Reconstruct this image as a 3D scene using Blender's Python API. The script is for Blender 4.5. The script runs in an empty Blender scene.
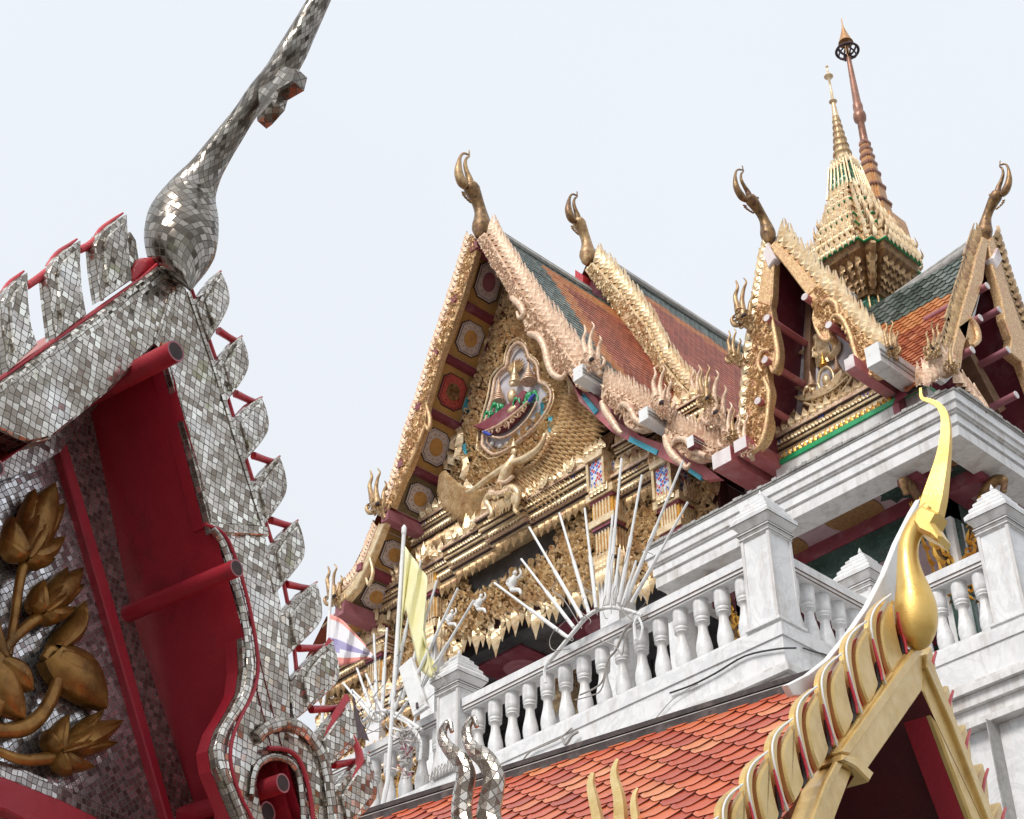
import bpy, math, random
import numpy as np
from mathutils import Vector
random.seed(7)
C = bpy.context.scene.collection
A3 = np.array
rad = math.radians
# ------------------------------------------------------------------ camera model
FPX = 1707.; YAW, PIT, ROL = rad(-45.97), rad(36.18), rad(-0.9)
CX, CY = 512., 409.5
_cy, _sy = math.cos(YAW), math.sin(YAW)
FW = A3([_sy*math.cos(PIT), _cy*math.cos(PIT), math.sin(PIT)])
_r = A3([_cy, -_sy, 0.]); _u = np.cross(_r, FW)
RT = _r*math.cos(ROL)+_u*math.sin(ROL); UP = -_r*math.sin(ROL)+_u*math.cos(ROL)
EYE = A3([0, 0, 1.6])
def ray(x, y):
    d = FPX*FW+(x-CX)*RT-(y-CY)*UP
    return d/np.linalg.norm(d)
def depth(p): return float((A3(p)-EYE)@FW)

class Fr:
    """a plane: origin, U right, V up, W towards the viewer"""
    def __init__(s, O, U, V, W): s.O, s.U, s.V, s.W = [A3(a, dtype=float) for a in (O, U, V, W)]
    def pt(s, u, v, w=0.): return s.O+u*s.U+v*s.V+w*s.W
    def px(s, x, y, w=0.):
        d = ray(x, y); O = s.O+s.W*w
        q = EYE+d*((O-EYE)@s.W)/(d@s.W)-s.O
        return float(q@s.U), float(q@s.V)
    def pts(s, L, w=0.): return [s.px(x, y, w) for x, y in L]
    def off(s, w): return Fr(s.O+s.W*w, s.U, s.V, s.W)

# ------------------------------------------------------------------ mesh builder
class MB:
    def __init__(s): s.v = []; s.f = []; s.m = []; s.c = []; s.n = 0
    def add(s, verts, faces, mat=0, mc=None):
        verts = np.asarray(verts, dtype=float); n = s.n
        s.v.append(verts); s.c.append(np.zeros((len(verts), 3)) if mc is None else np.asarray(mc, dtype=float))
        s.f += [tuple(i+n for i in f) for f in faces]
        s.m += [mat]*len(faces); s.n += len(verts)
        return s
    def build(s, name, mats, parent=None, smooth=False):
        V = np.vstack(s.v)
        root = parent
        while root is not None and root.parent is not None: root = root.parent
        if root is not None: V = V-A3(root.location)
        me = bpy.data.meshes.new(name)
        me.from_pydata(V.tolist(), [], s.f)
        if not isinstance(mats, (list, tuple)): mats = [mats]
        for m in mats: me.materials.append(m)
        me.polygons.foreach_set('material_index', s.m)
        if smooth: me.polygons.foreach_set('use_smooth', [True]*len(s.f))
        a = me.attributes.new('mc', 'FLOAT_VECTOR', 'POINT')
        a.data.foreach_set('vector', np.vstack(s.c).ravel())
        me.update()
        o = bpy.data.objects.new(name, me); C.objects.link(o)
        if parent is not None: o.parent = parent
        if smooth:
            try: me.set_sharp_from_angle(angle=rad(50))
            except Exception: pass
        return o

def box(mb, F, u0, u1, v0, v1, w0, w1, mat=0, sc=1.):
    P = [F.pt(u, v, w) for w in (w0, w1) for v in (v0, v1) for u in (u0, u1)]
    q = [(0, 2, 3, 1), (4, 5, 7, 6), (0, 1, 5, 4), (2, 6, 7, 3), (0, 4, 6, 2), (1, 3, 7, 5)]
    V = []; Fc = []; mc = []
    L = [[(u, v, w) for w in (w0, w1) for v in (v0, v1) for u in (u0, u1)][i] for f in q for i in f]
    ax = [(0, 1), (0, 1), (0, 2), (0, 2), (2, 1), (2, 1)]
    for k, f in enumerate(q):
        for i in f:
            V.append(P[i]); c = L[len(V)-1]; mc.append((c[ax[k][0]], c[ax[k][1]], k*3.7))
        Fc.append(tuple(range(4*k, 4*k+4)))
    mb.add(V, Fc, mat, mc)

def wbox(mb, x0, x1, y0, y1, z0, z1, mat=0):
    box(mb, Fr((0, 0, 0), (1, 0, 0), (0, 0, 1), (0, -1, 0)), x0, x1, z0, z1, -y1, -y0, mat)

def prism(mb, F, poly, w0, w1, mat=0, bev=0., side=None):
    """outline poly (u,v) extruded from w0 (back) to w1 (front), optional chamfer of the front edge"""
    n = len(poly); P = A3(poly, dtype=float)
    ar = 0.5*sum(P[i][0]*P[(i+1) % n][1]-P[(i+1) % n][0]*P[i][1] for i in range(n))
    if ar < 0: P = P[::-1]
    side = mat if side is None else side
    rings = [(P, w0), (P, w1-bev)] if bev else [(P, w0), (P, w1)]
    if bev:
        Q = []
        for i in range(n):
            a, b, c = P[i-1], P[i], P[(i+1) % n]
            d1 = (b-a)/(np.linalg.norm(b-a)+1e-9); d2 = (c-b)/(np.linalg.norm(c-b)+1e-9)
            nn = A3([-(d1+d2)[1], (d1+d2)[0]]); l = np.linalg.norm(nn)
            Q.append(b+(nn/l*bev if l > .3 else 0))
        rings.append((A3(Q), w1))
    top = rings[-1][0]
    mb.add([F.pt(u, v, rings[-1][1]) for u, v in top], [tuple(range(n))], mat, [(u, v, 0) for u, v in top])
    mb.add([F.pt(u, v, w0) for u, v in P], [tuple(range(n))[::-1]], mat, [(u, v, 0) for u, v in P])
    for (A, wa), (B, wb) in zip(rings[:-1], rings[1:]):
        V = []; Fc = []; mc = []; s = 0
        for i in range(n):
            j = (i+1) % n; L = np.linalg.norm(P[j]-P[i]); k = len(V)
            V += [F.pt(*A[i], wa), F.pt(*A[j], wa), F.pt(*B[j], wb), F.pt(*B[i], wb)]
            mc += [(s, wa, 5), (s+L, wa, 5), (s+L, wb, 5), (s, wb, 5)]
            Fc.append((k, k+1, k+2, k+3)); s += L
        mb.add(V, Fc, side if wb <= w1-bev+1e-9 else mat, mc)

def tube(mb, P, R, n=10, mat=0, cap=True, flat=1., fn=None, uvs=None, tw=0.):
    """tube through 3D points; R radii; flat squeezes it along fn"""
    P = [A3(p, dtype=float) for p in P]; m = len(P)
    if not hasattr(R, '__len__'): R = [R]*m
    if uvs is None: uvs = 2*math.pi*sum(R)/len(R)
    T = [P[min(i+1, m-1)]-P[max(i-1, 0)] for i in range(m)]
    T = [t/(np.linalg.norm(t)+1e-9) for t in T]
    if fn is None:
        a = A3([0, 0, 1.]) if abs(T[0][2]) < .9 else A3([1., 0, 0])
    else: a = A3(fn, dtype=float)
    V = []; mc = []; s = 0; Fc = []
    x = np.cross(T[0], a); x /= np.linalg.norm(x)+1e-9
    for i in range(m):
        if fn is not None:
            x = np.cross(T[i], a); x /= np.linalg.norm(x)+1e-9
        else:
            x = x-(x@T[i])*T[i]; x /= np.linalg.norm(x)+1e-9
        y = np.cross(T[i], x)
        if i: s += np.linalg.norm(P[i]-P[i-1])
        for k in range(n+1):
            t = 2*math.pi*(k/n)+tw
            V.append(P[i]+R[i]*(math.cos(t)*x+math.sin(t)*y*flat)); mc.append((uvs*k/n, s, 2))
    for i in range(m-1):
        for k in range(n):
            a_ = i*(n+1)+k
            Fc.append((a_, a_+1, a_+n+2, a_+n+1))
    if cap:
        Fc.append(tuple(range(n))[::-1]); Fc.append(tuple((m-1)*(n+1)+k for k in range(n)))
    mb.add(V, Fc, mat, mc)

def ring_tube(mb, p0, p1, r, t, mats=(0, 0, 1), n=20):
    """hollow pipe: outer skin, rim, dark inside"""
    p0, p1 = A3(p0), A3(p1); d = p1-p0; d /= np.linalg.norm(d)
    tube(mb, [p0, p1], [r, r], n, mats[0], cap=False)
    tube(mb, [p1, p1-d*.25], [r-t, r-t], n, mats[2], cap=True)
    a = A3([0, 0, 1.]); x = np.cross(d, a); x /= np.linalg.norm(x); y = np.cross(d, x)
    V = []; F = []
    for k in range(n):
        th = 2*math.pi*k/n; e = math.cos(th)*x+math.sin(th)*y
        V += [p1+e*r, p1+e*(r-t)]
        j = (k+1) % n; F.append((2*k, 2*j, 2*j+1, 2*k+1))
    mb.add(V, F, mats[1])

def lathe(mb, base, prof, n=16, mat=0, sq=False, rot=0.):
    """prof: (r, z) list; sq makes a redented square plan"""
    base = A3(base, dtype=float)
    if sq:
        plan = []
        for q in range(4):
            for (a, b) in ((1, -.62), (1, .62), (.82, .62), (.82, .82), (.62, .82)):
                c, s_ = math.cos(q*math.pi/2+rot), math.sin(q*math.pi/2+rot)
                plan.append((a*c-b*s_, a*s_+b*c))
    else: plan = [(math.cos(2*math.pi*k/n), math.sin(2*math.pi*k/n)) for k in range(n)]
    n = len(plan); V = []; F = []; mc = []
    for r, z in prof:
        for k, (a, b) in enumerate(plan): V.append(base+A3([a*r, b*r, z])); mc.append((k/n*r*6, z, 1))
    for i in range(len(prof)-1):
        for k in range(n): j = (k+1) % n; F.append((i*n+k, i*n+j, (i+1)*n+j, (i+1)*n+k))
    F.append(tuple(range(n))[::-1]); F.append(tuple((len(prof)-1)*n+k for k in range(n)))
    mb.add(V, F, mat, mc)

def smooth_path(P, k=4):
    P = [A3(p, dtype=float) for p in P]; out = []
    Q = [2*P[0]-P[1]]+P+[2*P[-1]-P[-2]]
    for i in range(1, len(Q)-2):
        a, b, c, d = Q[i-1:i+3]
        for j in range(k):
            t = j/k
            out.append(.5*((2*b)+(c-a)*t+(2*a-5*b+4*c-d)*t*t+(3*b-a-3*c+d)*t**3))
    out.append(P[-1]); return out

def pxtube(mb, F, pts, k=4, n=12, mat=0, flat=1., w=0., fn=None, uvs=None, tw=0., cap=True):
    """tube drawn by (px, py, radius px) on the plane F, turned into metres there"""
    L = []
    for x, y, r in pts:
        u, v = F.px(x, y, w); p = F.pt(u, v, w); L.append(A3([*p, r*depth(p)/FPX]))
    L = smooth_path(L, k)
    tube(mb, [p[:3] for p in L], [max(.0015, p[3]) for p in L], n, mat, cap, flat, F.W if fn is None else fn, uvs, tw)

# ---- carved motifs: ridge strips in (u, v, w), appended many times
def strip(cl, wd, ht):
    """ridged strip along a plane curve; half width wd, ridge height ht"""
    cl = A3(cl); n = len(cl); V = []; F = []
    for i in range(n):
        t = cl[min(i+1, n-1)]-cl[max(i-1, 0)]; t = t/(np.linalg.norm(t)+1e-9); o = A3([-t[1], t[0]])
        a = cl[i]+o*wd[i]; b = cl[i]-o*wd[i]
        V += [(a[0], a[1], 0), (cl[i][0], cl[i][1], ht[i]), (b[0], b[1], 0)]
    for i in range(n-1):
        F += [(3*i, 3*i+1, 3*i+4, 3*i+3), (3*i+1, 3*i+2, 3*i+5, 3*i+4)]
    return A3(V, dtype=float), F
def _curl(turn=1.2, n=11):
    cl = []; wd = []; ht = []
    for i in range(n):
        t = i/(n-1); r = .42*(1-t)**.8+.05; a = -1.2+t*turn*2*math.pi
        cl.append((r*math.cos(a), r*math.sin(a)+.1)); wd.append(.13*(1-.6*t)); ht.append(.22*(1-.3*t))
    cl = [(cl[0][0]-.35, cl[0][1]-.35)]+cl; wd = [.02]+wd; ht = [.05]+ht
    return strip(cl, wd, ht)
def _flame(n=7):
    cl = []; wd = []; ht = []
    for i in range(n):
        t = i/(n-1); cl.append((.22*math.sin(t*4.6), t*1.05-.4)); wd.append(.2*math.sin(math.pi*min(1, .25+t*.78))**1.1+.01); ht.append(.26*(1-t)+.03)
    return strip(cl, wd, ht)
def _leaf(n=6):
    cl = [(0, t/(n-1)) for t in range(n)]
    wd = [.42, .5, .46, .3, .13, .005]; ht = [.12, .24, .26, .2, .1, .02]
    return strip(cl, wd, ht)
CURL, CURL2, FLAME, LEAF = _curl(), _curl(.85, 8), _flame(), _leaf()
def put(mb, T, F, u, v, w, s, ang=0., flip=1, sw=1., su=1., mat=0):
    V, fc = T; c, n_ = math.cos(ang), math.sin(ang)
    x = V[:, 0]*flip*su; y = V[:, 1]; X = (x*c-y*n_)*s+u; Y = (x*n_+y*c)*s+v; Z = V[:, 2]*s*sw+w
    W = F.O+X[:, None]*F.U+Y[:, None]*F.V+Z[:, None]*F.W
    mb.add(W, fc if flip > 0 else [f[::-1] for f in fc], mat)
def inside(p, poly):
    x, y = p; c = False; n = len(poly)
    for i in range(n):
        x1, y1 = poly[i]; x2, y2 = poly[i-1]
        if (y1 > y) != (y2 > y) and x < (x2-x1)*(y-y1)/(y2-y1)+x1: c = not c
    return c
def fill(mb, F, poly, size, w=0., dens=1., axis=None, jit=.35, holes=(), sw=1.2, seed=1, mats=1):
    """vine carving over an area: curls, flames and leaves, mirrored about the axis when given"""
    R = random.Random(seed); us = [p[0] for p in poly]; vs = [p[1] for p in poly]
    st = size*.72/dens**.5; v = min(vs)
    row = 0
    while v < max(vs):
        u = min(us)+(st/2 if row % 2 else 0)
        while u < max(us):
            p = (u+R.uniform(-jit, jit)*st, v+R.uniform(-jit, jit)*st)
            if inside(p, poly) and not any(inside(p, h) for h in holes):
                if axis is not None: fl = 1 if p[0] > axis else -1
                else: fl = 1 if (int((u-min(us))/(st*2))+row) % 2 else -1
                k = R.random(); s = size*R.uniform(.75, 1.15)
                T = CURL if k < .4 else CURL2 if k < .62 else FLAME
                put(mb, T, F, p[0], p[1], w+R.uniform(-.25, .45)*size*.5, s, fl*R.choice((-.9, -.5, .2, .5, 1.4, 2.6)) if T is not FLAME else -fl*R.uniform(-.1, 1.1), fl, sw, mat=int(mats > 1 and R.random() < .22))
            u += st
        v += st*.86; row += 1
def teeth(mb, F, u0, u1, v, w, size, up=1, pitch=None, asp=1.5, mat=0, sw=1.):
    pitch = pitch or size*.8; n = max(1, int(abs(u1-u0)/pitch))
    for i in range(n):
        u = u0+(i+.5)*(u1-u0)/n
        put(mb, LEAF, F, u, v, w, size*asp, 0 if up > 0 else math.pi, 1, sw, 1/asp, mat)
        put(mb, LEAF, F, u+(u1-u0)/n/2, v, w-.01, size*asp*.6, 0 if up > 0 else math.pi, 1, sw, 1/asp, mat)

# ------------------------------------------------------------------ naming
def tag(o, label=None, cat=None, group=None, kind=None):
    if label: o['label'] = label
    if cat: o['category'] = cat
    if group: o['group'] = group
    if kind: o['kind'] = kind
    return o
def thing(name, loc, label, cat, group=None):
    o = bpy.data.objects.new(name, None); C.objects.link(o); o.location = [float(a) for a in loc]; o.empty_display_size = .2
    return tag(o, label, cat, group)
def copy_tree(o, parent=None):
    c = o.copy(); C.objects.link(c); c.parent = parent
    for ch in list(o.children): copy_tree(ch, c)
    return c

# ------------------------------------------------------------------ materials
def newmat(name):
    m = bpy.data.materials.new(name); m.use_nodes = True
    nt = m.node_tree; b = nt.nodes['Principled BSDF']; return m, nt, b
def N_(nt, t, **k):
    n = nt.nodes.new(t)
    for a, v in k.items(): setattr(n, a, v)
    return n
def ramp(nt, src, stops):
    r = N_(nt, 'ShaderNodeValToRGB'); e = r.color_ramp.elements
    while len(e) < len(stops): e.new(.5)
    for i, (p, c) in enumerate(stops): e[i].position = p; e[i].color = (*c, 1)
    nt.links.new(src, r.inputs[0]); return r.outputs[0]
def noise(nt, scale, detail=5, rough=.6, vec=None, dist=0.):
    n = N_(nt, 'ShaderNodeTexNoise'); n.inputs['Scale'].default_value = scale; n.inputs['Detail'].default_value = detail
    n.inputs['Roughness'].default_value = rough; n.inputs['Distortion'].default_value = dist
    if vec is None:
        if 'TC' not in nt.nodes:
            t = N_(nt, 'ShaderNodeTexCoord'); t.name = 'TC'
        vec = nt.nodes['TC'].outputs['Object']
    nt.links.new(vec, n.inputs['Vector']); return n.outputs['Fac']
def mixc(nt, f, a, b, mode='MIX'):
    m = N_(nt, 'ShaderNodeMix', data_type='RGBA', blend_type=mode)
    for i, v in ((0, f), (6, a), (7, b)):
        if isinstance(v, (int, float)): m.inputs[i].default_value = v
        elif isinstance(v, tuple): m.inputs[i].default_value = (*v, 1)
        else: nt.links.new(v, m.inputs[i])
    return m.outputs[2]
def bump(nt, b, h, st=.3, dist=.01):
    n = N_(nt, 'ShaderNodeBump'); n.inputs['Strength'].default_value = st; n.inputs['Distance'].default_value = dist
    nt.links.new(h, n.inputs['Height']); nt.links.new(n.outputs[0], b.inputs['Normal']); return n
def paint(name, c1, c2, rough=.45, metal=0., sc=6., bsc=40., bst=.15, dirt=None, dsc=1.3, spec=None, rvar=.12):
    """two tones by noise, a third tone for stains"""
    m, nt, b = newmat(name)
    col = ramp(nt, noise(nt, sc, 6, .65), [(.32, c1), (.68, c2)])
    if dirt:
        col = mixc(nt, ramp(nt, noise(nt, dsc, 8, .72), [(.52, (0, 0, 0)), (.72, (1, 1, 1))]), col, dirt)
    nt.links.new(col, b.inputs['Base Color'])
    h = noise(nt, bsc, 4, .6); bump(nt, b, h, bst, .01)
    r = ramp(nt, noise(nt, sc*2.3, 4), [(.3, (rough-rvar,)*3), (.7, (rough+rvar,)*3)]); nt.links.new(r, b.inputs['Roughness'])
    b.inputs['Metallic'].default_value = metal
    if spec is not None: b.inputs['Specular IOR Level'].default_value = spec
    return m
M = {}
M['gold'] = paint('carved_gold', (.58, .38, .18), (.90, .75, .51), .32, .4, 9, 60, .25, (.52, .27, .13), 2.5)
M['gold_dark'] = paint('old_gold', (.24, .13, .055), (.62, .43, .22), .42, .45, 11, 60, .3, (.2, .08, .05), 3)
M['gold_deep'] = paint('deep_gold', (.66, .34, .05), (.78, .46, .09), .36, .5, 7, 50, .2, (.5, .2, .04), 2.)
M['rose'] = paint('rose_gold', (.50, .28, .16), (.90, .72, .54), .45, .2, 22, 60, .5, (.46, .22, .16), 5)
M['rose_spec'] = paint('speckled_gold', (.40, .20, .08), (.90, .64, .34), .36, .45, 34, 60, .8, (.62, .30, .20), 7)
M['pinkrib'] = paint('pink_plaster', (.62, .25, .22), (.72, .42, .36), .6, 0, 14, 60, .3, (.4, .14, .12), 3)
M['bgred'] = paint('dark_red_ground', (.04, .015, .012), (.10, .03, .025), .6, 0, 5, 40, .2, (.04, .12, .16), 2.2)
M['bronze'] = paint('bronze_gold', (.17, .075, .015), (.38, .20, .05), .36, .6, 9, 22, .3, (.10, .05, .015), 4)
M['goldpaint'] = paint('gold_paint', (.62, .41, .13), (.74, .53, .22), .34, .45, 5, 60, .12, (.48, .31, .10), 3.)
M['goldleaf'] = paint('gold_leaf', (.66, .42, .11), (.80, .56, .20), .38, .7, 4, 90, .12, (.62, .36, .06), 2.)
M['oldbrown'] = paint('worn_brown_gold', (.07, .035, .02), (.38, .22, .08), .38, .35, 13, 60, .4, (.22, .10, .08), 4)
M['copper'] = paint('copper_glass', (.20, .09, .06), (.40, .19, .12), .38, .35, 9, 50, .3, (.14, .07, .05), 3)
M['copper_gold'] = paint('copper_gold', (.42, .20, .08), (.55, .30, .12), .38, .4, 9, 50, .3)
M['red'] = paint('red_paint', (.32, .012, .026), (.42, .022, .038), .45, 0, 2.6, 70, .2, (.17, .01, .016), 2.6)
M['deepred'] = paint('shaded_red_inside', (.085, .005, .008), (.13, .008, .012), .55, 0, 3, 60, .1)  # red darkened so the shade of the interior sits in the colour
M['redbright'] = paint('bright_red_paint', (.50, .02, .035), (.60, .06, .07), .3, 0, 12, 60, .3, (.28, .02, .03), 6)
M['maroon'] = paint('maroon_paint', (.17, .025, .04), (.24, .05, .07), .5, 0, 3, 60, .1, (.32, .15, .17), 2.2)
M['maroon_light'] = paint('worn_maroon', (.30, .09, .11), (.42, .17, .20), .6, 0, 6, 60, .2, (.2, .05, .06), 3)
M['pinkred'] = paint('pink_red_beam', (.40, .09, .10), (.50, .16, .17), .5, 0, 5, 60, .1, (.5, .28, .28), 3)
M['ochre'] = paint('ochre_panel', (.42, .22, .055), (.52, .29, .09), .6, 0, 3, 60, .1, (.22, .15, .07), 1.6)
M['ochre_dark'] = paint('olive_panel', (.17, .12, .055), (.26, .19, .09), .6, 0, 3, 60, .1, (.12, .08, .04), 1.6)
M['medal'] = paint('medallion_white', (.52, .42, .38), (.66, .56, .52), .6, 0, 7, 60, .1)
M['medal_in'] = paint('medallion_ochre', (.50, .24, .06), (.62, .33, .10), .6, 0, 9, 60, .1, (.3, .13, .05), 6)
M['medal_red'] = paint('medallion_red', (.42, .05, .04), (.55, .1, .08), .6, 0, 9, 60, .1)
M['ink'] = paint('dark_outline', (.04, .02, .025), (.07, .04, .04), .6, 0, 9)
M['white'] = paint('white_paint', (.72, .72, .71), (.82, .82, .81), .45, 0, 4, 60, .08, (.52, .48, .44), 2.2)
M['pinkwhite'] = paint('pink_white_block', (.66, .58, .57), (.78, .72, .71), .5, 0, 4, 60, .1, (.45, .3, .3), 3)
M['lilac'] = paint('lilac_ground', (.50, .47, .50), (.64, .62, .66), .6, 0, 6, 60, .1)
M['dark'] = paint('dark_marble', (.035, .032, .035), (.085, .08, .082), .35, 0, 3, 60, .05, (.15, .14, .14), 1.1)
M['goldrib'] = None
M['darkgreen'] = paint('dark_green_marble', (.018, .04, .035), (.04, .08, .065), .25, 0, 5, 60, .05)
M['soffit'] = paint('painted_soffit', (.34, .22, .24), (.48, .36, .37), .6, 0, 4, 60, .1, (.28, .15, .17), 2.)
M['brown'] = paint('brown_motif', (.16, .075, .03), (.34, .19, .07), .5, .1, 22, 60, .3)
M['woodbeam'] = paint('weathered_brown_beam', (.14, .07, .035), (.25, .14, .08), .6, 0, 8, 60, .2)
M['green'] = paint('green_glaze', (.02, .28, .10), (.04, .42, .17), .3, 0, 8)
M['turq'] = paint('turquoise_paint', (.04, .32, .44), (.08, .42, .52), .5, 0, 8)
M['blue'] = paint('blue_glaze', (.03, .05, .32), (.05, .09, .45), .3, 0, 8)
M['greenglass'] = None
M['capdark'] = paint('dark_ridge_cement', (.018, .012, .012), (.05, .035, .032), .7, 0, 9, 70, .4, (.13, .10, .09), 6)
M['tileside'] = paint('unglazed_tile_edge', (.10, .02, .012), (.16, .035, .02), .7, 0, 9)
M['palegold'] = paint('pale_gold_paint', (.66, .52, .20), (.80, .68, .36), .4, .15, 9, 60, .15, (.5, .33, .12), 4)
M['capgrey'] = paint('grey_ridge_cement', (.30, .29, .27), (.45, .44, .42), .7, 0, 9, 70, .3, (.16, .15, .14), 3)
M['wire'] = paint('grey_cable', (.25, .22, .2), (.4, .37, .34), .5, 0, 5)
M['blackwire'] = paint('black_cable', (.015, .015, .018), (.03, .03, .03), .4, 0, 5)
M['yellow'] = paint('yellow_cloth', (.80, .74, .38), (.86, .82, .52), .8, 0, 3, 60, .05)
M['hole'] = paint('hollow_shade', (.02, .012, .012), (.05, .03, .03), .7, 0, 5)  # near-black colour stands in for the shade inside hollows
M['ground'] = paint('grey_paving', (.16, .15, .14), (.24, .23, .21), .7, 0, .6, 10, .2)
M['plaster'] = paint('white_wall', (.55, .54, .52), (.68, .67, .64), .6, 0, 1.5, 30, .1, (.4, .37, .33), .8)

def mat_marble(name, vein=1., base=(.82, .815, .81), mould=False):
    m, nt, b = newmat(name)
    n1 = noise(nt, 1.6, 8, .62, dist=1.6); n2 = noise(nt, 5.5, 8, .7, dist=.8)
    v = ramp(nt, n1, [(.44, (0, 0, 0)), (.485, (1, 1, 1)), (.50, (1, 1, 1)), (.56, (0, 0, 0))])
    c = mixc(nt, ramp(nt, n2, [(.3, (.0,)*3), (.75, (.8,)*3)]), base, tuple(a*.86 for a in base))
    mm = N_(nt, 'ShaderNodeMath', operation='MULTIPLY'); nt.links.new(v, mm.inputs[0]); mm.inputs[1].default_value = .28*vein
    c = mixc(nt, mm.outputs[0], c, (.42, .43, .45))
    # rusty and sooty streaks
    tc = nt.nodes['TC']; mp = N_(nt, 'ShaderNodeMapping'); mp.inputs['Scale'].default_value = (5, 5, .9)
    nt.links.new(tc.outputs['Object'], mp.inputs[0])
    d = ramp(nt, noise(nt, 1.2, 8, .75, mp.outputs[0]), [((.47 if mould else .52), (0, 0, 0)), (.72, ((.85 if mould else .6),)*3)])
    sp_ = ramp(nt, noise(nt, 26, 5, .8), [(.62, (0, 0, 0)), (.74, ((.55 if mould else .3),)*3)]); c = mixc(nt, sp_, c, (.30, .27, .24))
    c = mixc(nt, d, c, (.42, .36, .30) if not mould else (.40, .34, .29))
    nt.links.new(c, b.inputs['Base Color']); b.inputs['Roughness'].default_value = .38
    bump(nt, b, noise(nt, 30, 4), .06, .01)
    return m
M['marble'] = mat_marble('white_marble')
M['marble_m'] = mat_marble('stained_marble', .6, (.77, .755, .74), True)

def mat_mosaic(name, tile, diamond=False, tint=.25, metal=.9, base=((.22, .18, .14), (.74, .70, .63)), tilt=.42, grout=(.10, .085, .07), cols=None, rect=1.):
    """small mirror chips: every chip has its own tilt and tone, dark joints between"""
    m, nt, b = newmat(name)
    at = N_(nt, 'ShaderNodeAttribute', attribute_name='mc')
    mp = N_(nt, 'ShaderNodeMapping'); mp.inputs['Scale'].default_value = (1/tile, 1/tile/rect, 1)
    if diamond: mp.inputs['Rotation'].default_value = (0, 0, rad(45))
    nt.links.new(at.outputs['Vector'], mp.inputs[0])
    nz = N_(nt, 'ShaderNodeTexNoise'); nz.inputs['Scale'].default_value = .55; nz.inputs['Detail'].default_value = 2
    nt.links.new(mp.outputs[0], nz.inputs['Vector'])
    s1 = N_(nt, 'ShaderNodeVectorMath', operation='SUBTRACT'); nt.links.new(nz.outputs['Color'], s1.inputs[0]); s1.inputs[1].default_value = (.5, .5, .5)
    s2 = N_(nt, 'ShaderNodeVectorMath', operation='MULTIPLY'); nt.links.new(s1.outputs[0], s2.inputs[0]); s2.inputs[1].default_value = (.75, .75, 0)
    s3 = N_(nt, 'ShaderNodeVectorMath', operation='ADD'); nt.links.new(mp.outputs[0], s3.inputs[0]); nt.links.new(s2.outputs[0], s3.inputs[1])
    # uneven rows
    fl = N_(nt, 'ShaderNodeVectorMath', operation='FLOOR'); nt.links.new(s3.outputs[0], fl.inputs[0])
    fr = N_(nt, 'ShaderNodeVectorMath', operation='FRACTION'); nt.links.new(s3.outputs[0], fr.inputs[0])
    wn = N_(nt, 'ShaderNodeTexWhiteNoise', noise_dimensions='3D'); nt.links.new(fl.outputs[0], wn.inputs['Vector'])
    sx = N_(nt, 'ShaderNodeSeparateXYZ'); nt.links.new(fr.outputs[0], sx.inputs[0])
    def edge(o):
        a = N_(nt, 'ShaderNodeMath', operation='SUBTRACT'); nt.links.new(o, a.inputs[0]); a.inputs[1].default_value = .5
        c = N_(nt, 'ShaderNodeMath', operation='ABSOLUTE'); nt.links.new(a.outputs[0], c.inputs[0]); return c.outputs[0]
    mx = N_(nt, 'ShaderNodeMath', operation='MAXIMUM'); nt.links.new(edge(sx.outputs[0]), mx.inputs[0]); nt.links.new(edge(sx.outputs[1]), mx.inputs[1])
    gr = ramp(nt, mx.outputs[0], [(.425, (0, 0, 0)), (.455, (1, 1, 1))])
    sp = N_(nt, 'ShaderNodeSeparateColor'); nt.links.new(wn.outputs['Color'], sp.inputs[0])
    c = ramp(nt, sp.outputs[0], cols or [(0, base[0]), (.45, tuple((x+y)/2 for x, y in zip(*base))), (.8, base[1]), (1, tuple(min(.95, x*1.35) for x in base[1]))])
    if tint:
        t = ramp(nt, noise(nt, 7, 4, .6), [(.60, (0, 0, 0)), (.68, (tint,)*3)]); c = mixc(nt, t, c, (.34, .38, .14), 'MIX')  # green patches paint in reflections of vegetation
        t = ramp(nt, noise(nt, 3.4, 3, .5), [(.55, (0, 0, 0)), (.68, (.65 if not diamond else .15,)*3)]); c = mixc(nt, t, c, (.88, .87, .85), 'MIX')
        t = ramp(nt, noise(nt, 2.6, 4, .6), [(.46, (0, 0, 0)), (.7, (.7,)*3)]); c = mixc(nt, t, c, (.20, .155, .115), 'MIX')
    c = mixc(nt, gr, c, grout)
    nt.links.new(c, b.inputs['Base Color'])
    mt = N_(nt, 'ShaderNodeMath', operation='MULTIPLY_ADD'); nt.links.new(gr, mt.inputs[0]); mt.inputs[1].default_value = -metal; mt.inputs[2].default_value = metal
    nt.links.new(mt.outputs[0], b.inputs['Metallic'])
    ro = ramp(nt, gr, [(0, (.21,)*3), (1, (.8,)*3)]); nt.links.new(ro, b.inputs['Roughness'])
    g = N_(nt, 'ShaderNodeNewGeometry')
    a1 = N_(nt, 'ShaderNodeVectorMath', operation='SUBTRACT'); nt.links.new(wn.outputs['Color'], a1.inputs[0]); a1.inputs[1].default_value = (.5, .5, .5)
    a2 = N_(nt, 'ShaderNodeVectorMath', operation='SCALE'); nt.links.new(a1.outputs[0], a2.inputs[0]); a2.inputs['Scale'].default_value = tilt
    a3 = N_(nt, 'ShaderNodeVectorMath', operation='ADD'); nt.links.new(g.outputs['Normal'], a3.inputs[0]); nt.links.new(a2.outputs[0], a3.inputs[1])
    a4 = N_(nt, 'ShaderNodeVectorMath', operation='NORMALIZE'); nt.links.new(a3.outputs[0], a4.inputs[0])
    nt.links.new(a4.outputs[0], b.inputs['Normal'])
    return m
M['mosaic'] = mat_mosaic('mirror_mosaic', .031, tint=.4)
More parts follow.
